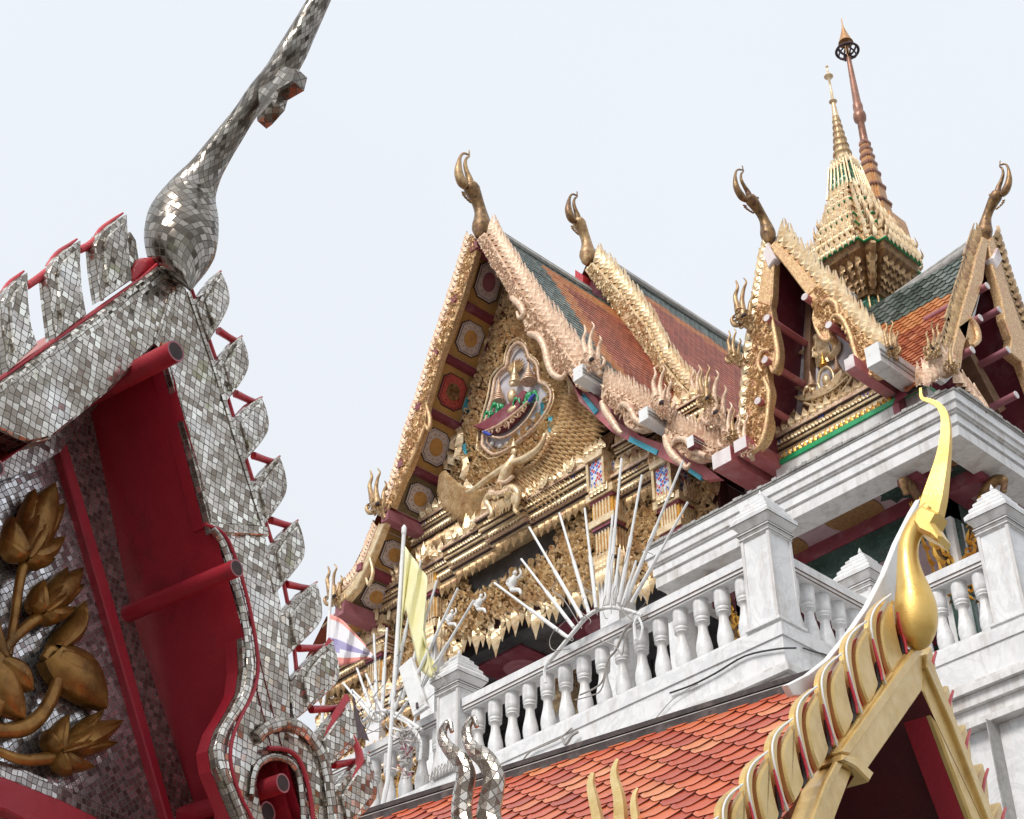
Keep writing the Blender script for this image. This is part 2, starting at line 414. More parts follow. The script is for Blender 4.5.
M['mosaic_d'] = mat_mosaic('mirror_mosaic_diamond', .036, True, .12, base=((.06, .05, .04), (.36, .33, .29)), tilt=.26)
M['mosaic_p'] = mat_mosaic('mirror_mosaic_prong', .034, True, .2, base=((.30, .26, .22), (.66, .62, .56)), tilt=.3)
M['mosaic_s'] = mat_mosaic('mirror_mosaic_border', .026, False, .1, rect=1.3)
M['mosaic_dim'] = mat_mosaic('mirror_mosaic_shaded', .026, False, .0, tilt=.14, base=((.24, .20, .19), (.52, .48, .46)))  # dimmer copy of the mosaic, roof shade put into the colour
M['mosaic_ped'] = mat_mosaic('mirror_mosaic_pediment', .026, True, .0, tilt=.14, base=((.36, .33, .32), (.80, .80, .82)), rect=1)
M['greenglass'] = mat_mosaic('green_glass_mosaic', .05, True, 0, .6, cols=[(0, (.02, .16, .09)), (.6, (.05, .30, .17)), (1, (.4, .55, .45))])
M['dots'] = mat_mosaic('blue_red_glass', .055, True, 0, .2, cols=[(0, (.7, .72, .74)), (.35, (.7, .72, .74)), (.36, (.5, .05, .06)), (.68, (.5, .05, .06)), (.69, (.06, .15, .5))], grout=(.72, .74, .76), tilt=.2)

def mat_tiles(name, cols, rough=.3, dirt=.6):
    m, nt, b = newmat(name)
    at = N_(nt, 'ShaderNodeAttribute', attribute_name='mc'); s = N_(nt, 'ShaderNodeSeparateXYZ'); nt.links.new(at.outputs['Vector'], s.inputs[0])
    c = ramp(nt, s.outputs[0], cols)
    c = mixc(nt, ramp(nt, noise(nt, 7, 6, .7), [(.5, (0, 0, 0)), (.8, (dirt,)*3)]), c, tuple(a*.45 for a in cols[0][1]))
    nt.links.new(c, b.inputs['Base Color']); b.inputs['Roughness'].default_value = rough
    bump(nt, b, noise(nt, 60, 3), .1, .004); return m
M['t_red'] = mat_tiles('orange_red_glazed_tile', [(0, (.40, .055, .02)), (.5, (.56, .095, .03)), (.85, (.64, .15, .045)), (1, (.70, .27, .11))], .34, .5)
M['t_brown'] = mat_tiles('brown_red_tile', [(0, (.24, .05, .025)), (.6, (.36, .08, .038)), (1, (.46, .13, .07))], .45)
M['t_green'] = mat_tiles('green_tile', [(0, (.045, .06, .05)), (.6, (.085, .115, .098)), (1, (.17, .20, .18))], .35)
M['t_rust'] = mat_tiles('rust_orange_tile', [(0, (.30, .075, .03)), (.6, (.46, .13, .05)), (1, (.60, .26, .13))], .35)
M['t_orange'] = mat_tiles('orange_tile', [(0, (.42, .13, .035)), (1, (.58, .24, .08))], .45)

# ------------------------------------------------------------------ roof tiles
def tile_roof(mb, path, tdir, x0, x1, tw, rh, zone, lift=.02, th=.012, point=.35, drop=None, sidemat=None, skipfn=None, seed=3):
    drop = rh*.35 if drop is None else drop
    """path: 3D points down the slope at x=0; tdir: direction along the eave; tiles laid in staggered rows"""
    R = random.Random(seed); P = [A3(p, dtype=float) for p in path]; tdir = A3(tdir, dtype=float)
    L = [0]
    for a, b in zip(P[:-1], P[1:]): L.append(L[-1]+np.linalg.norm(b-a))
    def at(s):
        s = min(max(s, 0), L[-1]-1e-6)
        for i in range(len(P)-1):
            if s <= L[i+1]:
                t = (s-L[i])/(L[i+1]-L[i]); return P[i]*(1-t)+P[i+1]*t, (P[i+1]-P[i])/np.linalg.norm(P[i+1]-P[i])
    s = 0; r = 0
    while s < L[-1]:
        p, d = at(s); n = np.cross(tdir, d); n /= np.linalg.norm(n)
        if n[2] < 0: n = -n
        x = x0-(tw/2 if r % 2 else 0)
        while x < x1:
            xa, xb = max(x, x0), min(x+tw, x1)
            if xb-xa > .02*tw and not (skipfn and skipfn((xa+xb)/2, s+rh/2)):
                g = tw*.035; ch = tw*point
                cen = p+tdir*((xa+xb)/2)
                l_ = lift*R.uniform(.95, 1.08)
                top = -(drop+.15*rh)
                A = [(xa+g, top, 0), (xb-g, top, 0), (xb-g, rh-drop, l_), (xb-g-ch, rh-drop*.25, l_), (xb-g-ch*1.5, rh, l_), (xa+g+ch*1.5, rh, l_), (xa+g+ch, rh-drop*.25, l_), (xa+g, rh-drop, l_)]
                if xb-xa < tw*.8: A = [(xa+g, top, 0), (xb-g, top, 0), (xb-g, rh, l_), (xa+g, rh, l_)]
                k = len(A); j = R.uniform(-.004, .004)
                V = [p+tdir*a+d*(b+j)+n*(c+th) for a, b, c in A]+[p+tdir*a+d*(b+j)+n*(c-th) for a, b, c in A]
                F = [tuple(range(k))]+[(i, (i+1) % k, (i+1) % k+k, i+k) for i in range(1, k-1)]+[(k-1, 0, k, 2*k-1)]
                rn = R.random()
                zi = zone((xa+xb)/2, s) if zone else 0
                mb.add(V, F[:1], zi, [(rn, 0, 0)]*(2*k)); mb.f += [tuple(q+mb.n-2*k for q in f_) for f_ in F[1:]]; mb.m += [zi if sidemat is None else sidemat]*(len(F)-1)
            x += tw
        s += rh; r += 1
# ------------------------------------------------------------------ camera, sky, sun
sc = bpy.context.scene
cam = bpy.data.cameras.new('camera'); co = bpy.data.objects.new('camera', cam); C.objects.link(co)
cam.sensor_width = 36.; cam.lens = FPX/1024*36.; cam.clip_start = .05; cam.clip_end = 2000
from mathutils import Matrix
mw = Matrix(((RT[0], UP[0], -FW[0], EYE[0]), (RT[1], UP[1], -FW[1], EYE[1]), (RT[2], UP[2], -FW[2], EYE[2]), (0, 0, 0, 1)))
co.matrix_world = mw; sc.camera = co
sc.view_settings.view_transform = 'Standard'; sc.view_settings.look = 'None'; sc.view_settings.gamma = 1
sc.view_settings.exposure = .8
w = bpy.data.worlds.new('World'); sc.world = w; w.use_nodes = True
nt = w.node_tree; bg = nt.nodes['Background']
SUN_EL, SUN_AZ = rad(44), rad(168)      # sun direction in plan, measured clockwise from +Y
sky = nt.nodes.new('ShaderNodeTexSky'); sky.sky_type = 'NISHITA'; sky.sun_disc = False
sky.sun_elevation = SUN_EL; sky.sun_rotation = SUN_AZ; sky.air_density = 1.; sky.dust_density = 3.
tc = nt.nodes.new('ShaderNodeTexCoord'); sp = nt.nodes.new('ShaderNodeSeparateXYZ'); nt.links.new(tc.outputs['Generated'], sp.inputs[0])
r = nt.nodes.new('ShaderNodeValToRGB'); nt.links.new(sp.outputs[2], r.inputs[0])   # cloud layer brightening to the zenith
r.color_ramp.elements[0].position = .0; r.color_ramp.elements[0].color = (.60, .645, .70, 1)
r.color_ramp.elements[1].position = 1.; r.color_ramp.elements[1].color = (1., 1., 1., 1)
e = r.color_ramp.elements.new(.45); e.color = (.772, .80, .845, 1)
e = r.color_ramp.elements.new(.8); e.color = (.80, .84, .89, 1)
nzw = nt.nodes.new('ShaderNodeTexNoise'); nzw.inputs['Scale'].default_value = 1.6; nzw.inputs['Detail'].default_value = 5
nt.links.new(tc.outputs['Generated'], nzw.inputs['Vector'])
rw = nt.nodes.new('ShaderNodeMapRange'); rw.inputs['To Min'].default_value = 6.2; rw.inputs['To Max'].default_value = 7.05
nt.links.new(nzw.outputs['Fac'], rw.inputs['Value'])
sc_ = nt.nodes.new('ShaderNodeVectorMath'); sc_.operation = 'SCALE'
nt.links.new(r.outputs[0], sc_.inputs[0]); nt.links.new(rw.outputs[0], sc_.inputs['Scale'])
mx = nt.nodes.new('ShaderNodeMix'); mx.data_type = 'RGBA'; mx.inputs[0].default_value = .93
nt.links.new(sky.outputs[0], mx.inputs[6]); nt.links.new(sc_.outputs[0], mx.inputs[7])
nt.links.new(mx.outputs[2], bg.inputs[0]); bg.inputs[1].default_value = .1
sl = bpy.data.lights.new('sun', 'SUN'); so = bpy.data.objects.new('sun', sl); C.objects.link(so)
sl.energy = 1.5; sl.angle = rad(22); sl.color = (1, .97, .93)
sd = Vector((math.sin(SUN_AZ)*math.cos(SUN_EL), math.cos(SUN_AZ)*math.cos(SUN_EL), math.sin(SUN_EL)))
so.rotation_euler = sd.to_track_quat('Z', 'Y').to_euler()

# ------------------------------------------------------------------ ground
g = MB(); g.add([(-400, -400, 0), (400, -400, 0), (400, 400, 0), (-400, 400, 0)], [(0, 1, 2, 3)])
tag(g.build('ground', M['ground']), kind='structure')

# ------------------------------------------------------------------ foreground axes
DD = A3([math.sin(rad(-10.97)), math.cos(rad(-10.97)), 0.]); NN = A3([DD[1], -DD[0], 0.]); ZZ = A3([0, 0, 1.])

# ================================================================== mirror gable on the left
OL = EYE+8*ray(172, 280)
FL = Fr(OL, DD, ZZ, NN)
root = thing('temple_gable', (OL[0], OL[1], 0), 'red and silver gable end covered in mirror mosaic with gold lotus flowers, at the left', 'gable')
FC = Fr(OL, NN, ZZ, -DD)          # plane of the finial: forward and up
def part(mb, name, mats, parent, smooth=False, label=None):
    o = mb.build(name, mats, parent, smooth)
    if label: o['label'] = label
    return o
# right bargeboard, straight upper part
TH = .10
m = MB()
RB = [(172, 268), (187, 288), (203, 335), (214, 368), (238, 450), (263, 527), (212, 524), (196, 462), (180, 402), (166, 352), (158, 320)]
prism(m, FL.off(-TH), FL.pts(RB), .055, TH, bev=.012)
prism(m, FL.off(-TH), FL.pts([(209, 523), (266, 527), (268, 536), (211, 533)]), .07, TH+.012, bev=.006)
bR = part(m, 'bargeboard', M['mosaic'], root)
# lower part with the scroll
m = MB()
outer = [(264, 525), (277, 575), (286, 620), (291, 660), (292, 700), (292, 720), (305, 727), (318, 741), (328, 762), (334, 785), (338, 819), (342, 850), (345, 900), (310, 900), (308, 850), (307, 819), (304, 785), (299, 768), (288, 757), (273, 754), (262, 765), (258, 780), (262, 800), (266, 819), (268, 850), (262, 900), (258, 900), (248, 850), (240, 819), (228, 790), (219, 768), (216, 748), (222, 728), (234, 708), (243, 690), (246, 668), (244, 630), (236, 590), (221, 540), (214, 523)]
prism(m, FL.off(-TH), FL.pts(outer), .055, TH-.004, bev=.012)
bR2 = part(m, 'bargeboard', M['mosaic'], root)
m = MB(); prism(m, FL, FL.pts(RB), -.11, -.048); part(m, 'board_backing', M['red'], root)
m = MB(); prism(m, FL, FL.pts(outer), -.112, -.048); part(m, 'board_backing', M['red'], root)
for pts, rr, mt in (([(212, 528), (224, 545), (236, 585), (246, 625), (250, 668), (246, 694), (236, 712), (225, 730), (220, 748), (223, 768), (232, 790), (243, 819), (252, 850)], 5, 'mosaic_s'),
                    ([(257, 738), (270, 727), (292, 724), (310, 737), (323, 757), (329, 785), (333, 819), (338, 870)], 7, 'mosaic_s'),
                    ([(252, 795), (256, 770), (268, 758), (286, 759), (297, 771), (302, 795), (304, 830), (305, 870)], 4, 'mosaic_s')):
    m = MB(); pxtube(m, FL, [(x, y, rr) for x, y in pts], 3, 10, 0, .6, .008); part(m, 'rim', M[mt], bR2, True)
for pts, rr in (([(205, 524), (224, 534), (238, 565), (250, 610), (258, 660), (254, 690), (241, 716), (232, 740), (231, 765), (240, 795), (252, 819), (262, 850)], 2.), ([(268, 748), (287, 750), (300, 762), (309, 790), (314, 830), (316, 870)], 2.6)):
    m = MB(); pxtube(m, FL, [(x, y, rr) for x, y in pts], 3, 8, 0, 1, .012); part(m, 'red_trim', M['red'], bR2, True)
# dark scroll recess behind the hole
m = MB(); prism(m, FL.off(-TH), FL.pts([(250, 745), (310, 745), (318, 900), (250, 900)]), -.10, -.04); part(m, 'scroll_backing', M['red'], root)
# left bargeboard
m = MB()
prism(m, FL.off(-TH), FL.pts([(172, 268), (158, 266), (80, 326), (0, 382), (-80, 440), (-170, 505), (-170, 575), (-60, 482), (0, 430), (30, 443), (52, 438), (110, 390), (155, 345), (166, 345), (180, 300)]), -.02, TH+.004, bev=.012)
bL = part(m, 'bargeboard', M['mosaic'], root)
m = MB(); pxtube(m, FL, [(170, 276, 4.5), (160, 277, 4.5), (80, 337, 4.5), (0, 394, 4.5), (-160, 508, 4.5)], 1, 4, 0, .7, -.002, tw=rad(45)); part(m, 'rim', M['mosaic_s'], bL)
m = MB(); pxtube(m, FL, [(172, 290, 4), (160, 330, 4.5), (155, 346, 4.5)], 1, 4, 0, .7, -.001, tw=rad(45)); part(m, 'rim', M['mosaic_s'], bL)
m = MB(); pxtube(m, FL, [(-160, 500, 2.4), (0, 379, 2.4), (80, 322, 2.4), (140, 280, 2.4), (158, 264, 2.4)], 1, 8, 0, 1, -.02); part(m, 'red_trim', M['redbright'], bL, True)
m = MB(); pxtube(m, FL, [(188, 292, 3.4), (215, 372, 3.4), (240, 455, 3.4), (263, 527, 3.4)], 1, 4, 0, .6, -.002, tw=rad(45)); part(m, 'rim', M['mosaic_s'], bR)
m = MB(); pxtube(m, FL, [(190, 285, 2.), (219, 368, 2.), (244, 452, 2.), (268, 530, 2.2), (282, 575, 2.2), (291, 620, 2.2), (296, 665, 2.2), (298, 712, 2)], 1, 8, 0, 1, -.05); part(m, 'red_trim', M['redbright'], bR, True)
# fins: mosaic leaves with a red core, tied by red rods
FIN = [(196, 304), (208, 288), (221, 271), (228, 286), (231, 305), (229, 326), (222, 340), (212, 350)]
def fin_poly(base, tip, bulge):
    """leaf between base (x0,y0,x1,y1), tip and bulge scale"""
    x0, y0, x1, y1 = base; tx, ty = tip
    bx, by = bulge
    x1, y1 = x0*.2+x1*.8, y0*.2+y1*.8; bx = bx-1
    L = [(x0, y0), (x0*.62+tx*.38-.5, y0*.62+ty*.38-2), (x0*.25+tx*.75-1, y0*.25+ty*.75-1.5), (tx, ty)]
    R_ = [(tx, ty), (tx*.72+bx*.28+1.8, ty*.72+by*.28-1), (tx*.35+bx*.65+2.5, ty*.35+by*.65-1), (bx, by), (bx*.62+x1*.38+1, by*.62+y1*.38+1.5), (x1, y1)]
    return [tuple(p) for p in smooth_path(L, 3)]+[tuple(p) for p in smooth_path(R_, 3)][1:]
RF = [((196, 304, 213, 350), (221, 271), (231, 303)), ((215, 366, 229, 412), (242, 336), (250, 368)), ((230, 424, 246, 474), (262, 397), (270, 430)),
      ((249, 492, 263, 540), (280, 456), (288, 492)), ((266, 556, 277, 604), (298, 520), (306, 556)), ((278, 618, 287, 668), (317, 582), (323, 620)),
      ((290, 682, 297, 730), (333, 640), (340, 680)), ((309, 745, 322, 782), (350, 700), (358, 742)), ((328, 800, 338, 850), (369, 752), (378, 798))]
def make_fin(F, poly, th, mats, parent, inset=4., w0=-.02, core=True, midc=None):
    m = MB(); P = F.pts(poly); Fo = F.off(-th); prism(m, Fo, P, w0, th, 0, .006)
    o = part(m, 'crest_fin', M[mats], parent)
    nl = len(poly)//3; pt_ = poly if len(poly) < 12 else [poly[0], poly[4], max(poly[5:14], key=lambda p: -p[1])]
    cx = sum(p[0] for p in poly)/len(poly); cy = sum(p[1] for p in poly)/len(poly)
    Q = [(cx+(x-cx)*.62, cy+(y-cy)*.74) for x, y in poly]
    m = MB(); prism(m, Fo, F.pts(Q), th, th+.014, 0, .006); part(m, 'fin_panel', M[midc or mats], o)
    if core:
        m = MB(); pxtube(m, F, [(pt_[0][0], pt_[0][1], 2.2), (pt_[1][0]-1, pt_[1][1]-1, 2.2), (pt_[2][0], pt_[2][1], 1.)], 2, 8, 0, 1, -.05)
        part(m, 'red_edge', M['redbright'], o, True)
    return o
for i, (b, t, g_) in enumerate(RF):
    make_fin(FL, fin_poly(b, t, g_), .03, 'mosaic_s', bR if i < 4 else bR2, midc='mosaic')
    if i < len(RF)-1:
        nb, nt_, ng = RF[i+1]
        a = (g_[0]*.35+b[2]*.65-1, g_[1]*.35+b[3]*.65-3); z = (nt_[0]-3, nt_[1]+8)
        m = MB(); pxtube(m, FL, [(a[0], a[1], 4.2), ((a[0]+z[0])/2, (a[1]+z[1])/2, 3.6), (z[0], z[1], 4.4)], 2, 8, 0, 1, -.045)
        part(m, 'red_rod', M['redbright'], bR if i < 4 else bR2, True)
# slim inner blade of the lower fins
for q in ([(294, 706, 3), (312, 676, 5), (330, 640, 3)], [(318, 745, 3), (333, 722, 6), (347, 697, 4)], [(342, 819, 4), (350, 790, 7), (360, 760, 6), (352, 735, 4)]):
    m = MB(); pxtube(m, FL, q, 3, 8, 0, .6, -.01); part(m, 'red_rod', M['redbright'], bR2, True)
LF = [[(97, 300), (92, 268), (90, 245), (96, 232), (110, 222), (127, 214), (129, 240), (131, 262), (133, 279)],
      [(51, 338), (46, 300), (43, 272), (52, 256), (66, 247), (81, 240), (81, 262), (83, 290), (87, 314)],
      [(4, 371), (-2, 330), (-3, 300), (4, 286), (15, 278), (28, 272), (29, 300), (32, 325), (38, 344)],
      [(-45, 408), (-52, 365), (-53, 335), (-45, 318), (-35, 310), (-22, 304), (-21, 330), (-17, 360), (-10, 382)]]
for i, q in enumerate(LF):
    q = [(x+(5 if k <= 3 else 3 if k == 4 else 0), y) for k, (x, y) in enumerate(q)]
    o = make_fin(FL, q, .04, 'mosaic_s', bL, midc='mosaic', core=False)
    m = MB(); pxtube(m, FL, [(q[0][0]-1, q[0][1], 3), (q[1][0]-1, q[1][1], 3), (q[2][0]-1, q[2][1], 3), (q[3][0]-1, q[3][1]-1, 3), (q[4][0], q[4][1]-2, 2), (q[5][0]-4, q[5][1]-1, 1)], 3, 8, 0, 1, -.045)
    part(m, 'red_edge', M['redbright'], o, True)
for a in ([(79, 250, 4), (88, 246, 4), (97, 240, 5)], [(27, 286, 4), (36, 280, 4), (48, 272, 5)]):
    m = MB(); pxtube(m, FL, a, 2, 8, 0, 1, -.045); part(m, 'red_rod', M['redbright'], bL, True)
m = MB(); pxtube(m, FL, [(133, 280, 3), (140, 268, 9), (150, 264, 7), (160, 260, 3)], 2, 8, 0, 1, -.06); part(m, 'red_edge', M['redbright'], bL, True)
m = MB(); prism(m, FL.off(-TH), FL.pts([(134, 262), (133, 240), (140, 226), (146, 235), (150, 262)]), .0, .04, bev=.006); part(m, 'crest_fin', M['mosaic'], bL)
# finial
def z3(L): return [(120+x/2.73, y/2.73, r_/2.73) for x, y, r_ in L]
m = MB()
pxtube(m, FC, z3([(640, -190, 5), (605, -110, 17), (560, -30, 27), (505, 75, 35), (465, 150, 41), (430, 205, 40), (380, 255, 33), (341, 310, 31), (306, 360, 35), (269, 412, 40), (232, 468, 48), (198, 525, 68), (178, 582, 92), (168, 632, 100), (168, 688, 93), (178, 728, 62), (188, 762, 28), (192, 792, 4)]), 4, 24, 0, 1., uvs=.95)
ch = part(m, 'finial', M['mosaic_d'], root, True)
m = MB(); prism(m, FC, FC.pts([(120+x/2.73, y/2.73) for x, y in [(395, 222), (420, 205), (470, 190), (498, 200), (489, 236), (444, 262), (436, 290), (402, 328), (386, 340), (391, 306), (388, 270)]]), -.035, .04, bev=.012)
part(m, 'beak', M['mosaic_d'], ch)
# underside: soffit, purlins, pediment
E_ = .49
inner = FL.pts([(160, 330), (177, 400), (196, 462), (212, 524), (222, 545), (236, 590), (244, 630), (246, 668), (243, 690), (234, 708), (222, 728), (216, 748), (219, 768), (228, 790), (240, 819), (262, 870)])
m = MB()
V = []; F = []
line = FL.pts([(166, 345), (177, 398), (196, 462), (212, 524), (230, 590), (244, 640), (256, 690), (270, 745), (285, 800), (300, 850)])
for u, v in line: V += [FL.pt(u+.01, v, .0), FL.pt(u+.01, v, -E_-.3)]
for i in range(len(line)-1): F.append((2*i, 2*i+1, 2*i+3, 2*i+2))
m.add(V, F); n0 = len(V)
m.add([p+A3([0, 0, .05])+DD*.05 for p in V], [f[::-1] for f in F]); part(m, 'soffit', M['red'], root, True)
# edge beam, a lighter strip by the board
m = MB(); V = []; F = []
for u, v in inner: V += [FL.pt(u, v, -.005), FL.pt(u, v, -.10), FL.pt(u-.014, v+.0, -.10), FL.pt(u-.014, v, -.005)]
for i in range(len(inner)-1):
    for k in range(4): F.append((4*i+k, 4*i+(k+1) % 4, 4*i+4+(k+1) % 4, 4*i+4+k))
# left slope underside
m = MB(); line = FL.pts([(166, 345), (110, 385), (52, 432), (0, 470), (-170, 590)]); V = []; F = []
for u, v in line: V += [FL.pt(u, v+.03, 0), FL.pt(u, v+.03, -E_-.3)]
for i in range(len(line)-1): F.append((2*i, 2*i+2, 2*i+3, 2*i+1))
m.add(V, F); part(m, 'soffit', M['red'], root)
FP = FL.off(-E_)
def shift(px_, w):
    u, v = FL.px(*px_); return FL.pt(u, v, w)
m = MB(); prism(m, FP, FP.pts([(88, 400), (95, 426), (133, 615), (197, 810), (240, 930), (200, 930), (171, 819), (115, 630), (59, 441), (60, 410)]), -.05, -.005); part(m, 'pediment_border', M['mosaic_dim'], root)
m = MB(); prism(m, FP, FP.pts([(62, 436), (113, 606), (172, 819), (201, 930), (193, 930), (164, 819), (106, 620), (55, 442)]), -.03, .015, bev=.006); part(m, 'red_moulding', M['red'], root)
m = MB(); prism(m, FP, FP.pts([(60, 436), (110, 622), (168, 819), (200, 960), (-240, 960), (-240, 560), (0, 420), (40, 405)]), -.09, -.03); ped = part(m, 'pediment', M['mosaic_ped'], root)
m = MB(); prism(m, FP, FP.pts([(-200, 740), (0, 779), (60, 803), (140, 842), (140, 880), (50, 838), (0, 812), (-200, 770)]), -.03, .03, bev=.008); part(m, 'red_moulding', M['red'], root)
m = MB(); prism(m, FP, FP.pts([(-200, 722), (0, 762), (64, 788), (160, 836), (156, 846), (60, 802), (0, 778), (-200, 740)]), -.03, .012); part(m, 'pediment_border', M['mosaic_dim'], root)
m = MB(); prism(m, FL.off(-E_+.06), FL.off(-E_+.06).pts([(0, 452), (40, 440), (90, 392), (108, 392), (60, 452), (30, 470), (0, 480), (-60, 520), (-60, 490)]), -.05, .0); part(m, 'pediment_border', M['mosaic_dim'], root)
def purlin(e, back, rpx, w=.14, rimmat='redbright'):
    u, v = FL.px(*e, w); p1 = FL.pt(u, v, w); u2, v2 = FL.px(*back, -E_); p0 = FL.pt(u2, v2, -E_)
    d = p1-p0; d = NN*np.linalg.norm(d); p0 = p1-NN*(w+E_+.05)
    m = MB(); rr = rpx*depth(p1)/FPX; ring_tube(m, p0, p1, rr, rr*.17, (0, 1, 2), 28)
    return part(m, 'purlin', [M['red'], M['maroon_light'], M['hole']], root, True)
purlin((176, 351), (60, 435), 11.5, .22); purlin((237, 568), (135, 615), 9.3, .16); purlin((283, 783), (190, 812), 10, .08); purlin((-3, 467), (-80, 500), 9.5, .16)
purlin((268, 812), (200, 830), 11, -.06)
# lotus relief
lot = MB()
FQ = FP.off(.02)
def ptube(L, name='lotus_stem', fl=.8, w=.02, k=4):
    m = MB(); pxtube(m, FQ, L, k, 12, 0, fl, w); return part(m, name, M['bronze'], root, True)
def petal(base, tip, wd, w=.0, curl=0., name='petal', parent=None, h=.03):
    m = MB(); n = 9; bx, by = base; tx, ty = tip; L = math.hypot(tx-bx, ty-by); ox, oy = -(ty-by)/L, (tx-bx)/L
    V = []; F = []; K = 7
    for i in range(n):
        t = i/(n-1); c = curl*math.sin(math.pi*t); cx, cy = bx+(tx-bx)*t+ox*c, by+(ty-by)*t+oy*c
        ww = wd*(math.sin(math.pi*(.12+.88*t)**.85)**.8 if t < 1 else 0)*(1 if t < .97 else .02)
        for j in range(K):
            s = (j-(K-1)/2)/((K-1)/2)
            u, v = FQ.px(cx+ox*ww*s, cy+oy*ww*s, w)
            V.append(FQ.pt(u, v, w+h*(1-abs(s)**2.2)*math.sin(math.pi*min(1, .2+.8*t))-(.008 if abs(s) < .1 else 0)))
    for i in range(n-1):
        for j in range(K-1): F.append((i*K+j, i*K+j+1, (i+1)*K+j+1, (i+1)*K+j))
    B0 = len(V); V2 = []
    for q in range(B0): V2.append(V[q]-NN*(h*.9+.01))
    m.add(V+V2, F+[tuple(a+B0 for a in f[::-1]) for f in F]+[(i*K, (i+1)*K, (i+1)*K+B0, i*K+B0) for i in range(n-1)]+[((i+1)*K+K-1, i*K+K-1, i*K+K-1+B0, (i+1)*K+K-1+B0) for i in range(n-1)])
    return part(m, name, M['bronze'], parent or root, True)
ptube([(8, 655, 5), (14, 620, 5), (20, 580, 5.5), (27, 555, 6)])
ptube([(2, 655, 6), (12, 640, 6), (28, 625, 6), (42, 615, 7)])
ptube([(60, 655, 6), (58, 680, 7), (45, 710, 8), (28, 726, 9), (8, 731, 8), (-20, 728, 8)])
ptube([(60, 655, 6), (62, 662, 7), (52, 650, 6), (44, 660, 6)])
ptube([(-40, 735, 5), (0, 752, 5), (25, 760, 6), (55, 757, 7)])
ptube([(-10, 600, 4), (0, 640, 6), (6, 665, 8)])
def flower(bx, by, tipx, tipy, s, spread=1.):
    """lotus bud: overlapping petals from base towards tip; outer petals open"""
    a = math.atan2(tipy-by, tipx-bx); L = math.hypot(tipx-bx, tipy-by)
    def dirp(da, l): return (bx+math.cos(a+da)*l*L, by+math.sin(a+da)*l*L)
    o = petal((bx, by), (tipx, tipy), s, .03, name='lotus_bud', h=.05)
    for da, l, wd, w_ in ((-.33, .86, .62, .025), (.33, .84, .62, .025), (-.13, .72, .55, .045), (.2, .62, .5, .05)):
        petal((bx, by), dirp(da*spread, l), s*wd, w_, 0, 'petal', o, .04)
    for da, l, wd, cu in ((-.95, .55, .55, -4), (.95, .55, .55, 4), (-1.7, .36, .4, -3), (1.7, .36, .4, 3), (.0, .4, .55, 0)):
        petal((bx, by), dirp(da*spread, l), s*wd, .045, cu, 'petal', o, .035)
    return o
flower(27, 558, 56, 482, 18, .72); flower(44, 612, 84, 567, 14, .72)
flower(60, 752, 124, 720, 14, .9)
# leaf with folded edge
o = petal((54, 652), (108, 708), 22, .03, -4, 'lotus_leaf', h=.05); petal((58, 648), (86, 600), 11, .02, 5, 'leaf_fold', o, .05); petal((60, 655), (102, 676), 12, .05, 0, 'leaf_fold', o, .03)
o = petal((-8, 655), (26, 718), 19, .04, 5, 'lotus_leaf', h=.05); petal((2, 660), (34, 690), 11, .06, -3, 'leaf_fold', o, .04)
petal((8, 660), (-16, 735), 15, .03, 0, 'leaf_fold', o, .04)
# wall of that building below and roof slopes behind
m = MB(); u0, v0 = FL.px(-240, 700); wv = -OL[2]
box(m, FL, -2.6, 1.25, -OL[2], -2.45, -6, -E_-.1); part(m, 'wall', M['plaster'], root)
m = MB(); line = FL.pts([(172, 272), (214, 372), (263, 530), (285, 620), (300, 700)]); V = []; F = []
for u, v in line: V += [FL.pt(u-.005, v, -.03), FL.pt(u-.005, v, -6)]
for i in range(len(line)-1): F.append((2*i, 2*i+2, 2*i+3, 2*i+1))
m.add(V, F); V2 = [p-A3([0, 0, .06])-DD*.04 for p in V]; m.add(V2, [f[::-1] for f in F]); part(m, 'roof', M['t_red'], root)
m = MB(); line = FL.pts([(166, 270), (80, 330), (0, 386), (-170, 508)]); V = []; F = []
for u, v in line: V += [FL.pt(u, v-.01, -.03), FL.pt(u, v-.01, -6)]
for i in range(len(line)-1): F.append((2*i, 2*i+1, 2*i+3, 2*i+2))
m.add(V, F); part(m, 'roof', M['t_red'], root)

# mirror naga tips in front of the balustrade
FN = Fr(EYE+7.7*ray(470, 790), NN, ZZ, -DD)
root = thing('naga_finial', (FN.O[0], FN.O[1], 0), 'pair of curved mirror mosaic prongs rising in front of the white balustrade', 'finial')
for pts in ([(476, 900, 18), (470, 850, 14), (462, 819, 12), (463, 795, 11.5), (466, 775, 11), (460, 760, 9.5), (450, 750, 7.5), (443, 740, 6), (443, 730, 5), (449, 722, 3.5), (452, 732, 2.5)],
            [(505, 900, 20), (500, 850, 15), (489, 819, 14), (492, 795, 13), (494, 778, 12), (486, 760, 10.5), (474, 750, 8), (468, 740, 6.5), (467, 728, 5.5), (473, 718, 3.6), (477, 727, 2.6)]):
    m = MB(); pxtube(m, FN, pts, 4, 10, 0, .75); part(m, 'prong', M['mosaic_p'], root, False)
m = MB(); wb = FN.O; box(m, Fr((wb[0], wb[1], 0), NN, ZZ, -DD), -.12, .3, 0, wb[2]-.35, -.5, .1); part(m, 'pillar', M['plaster'], root)

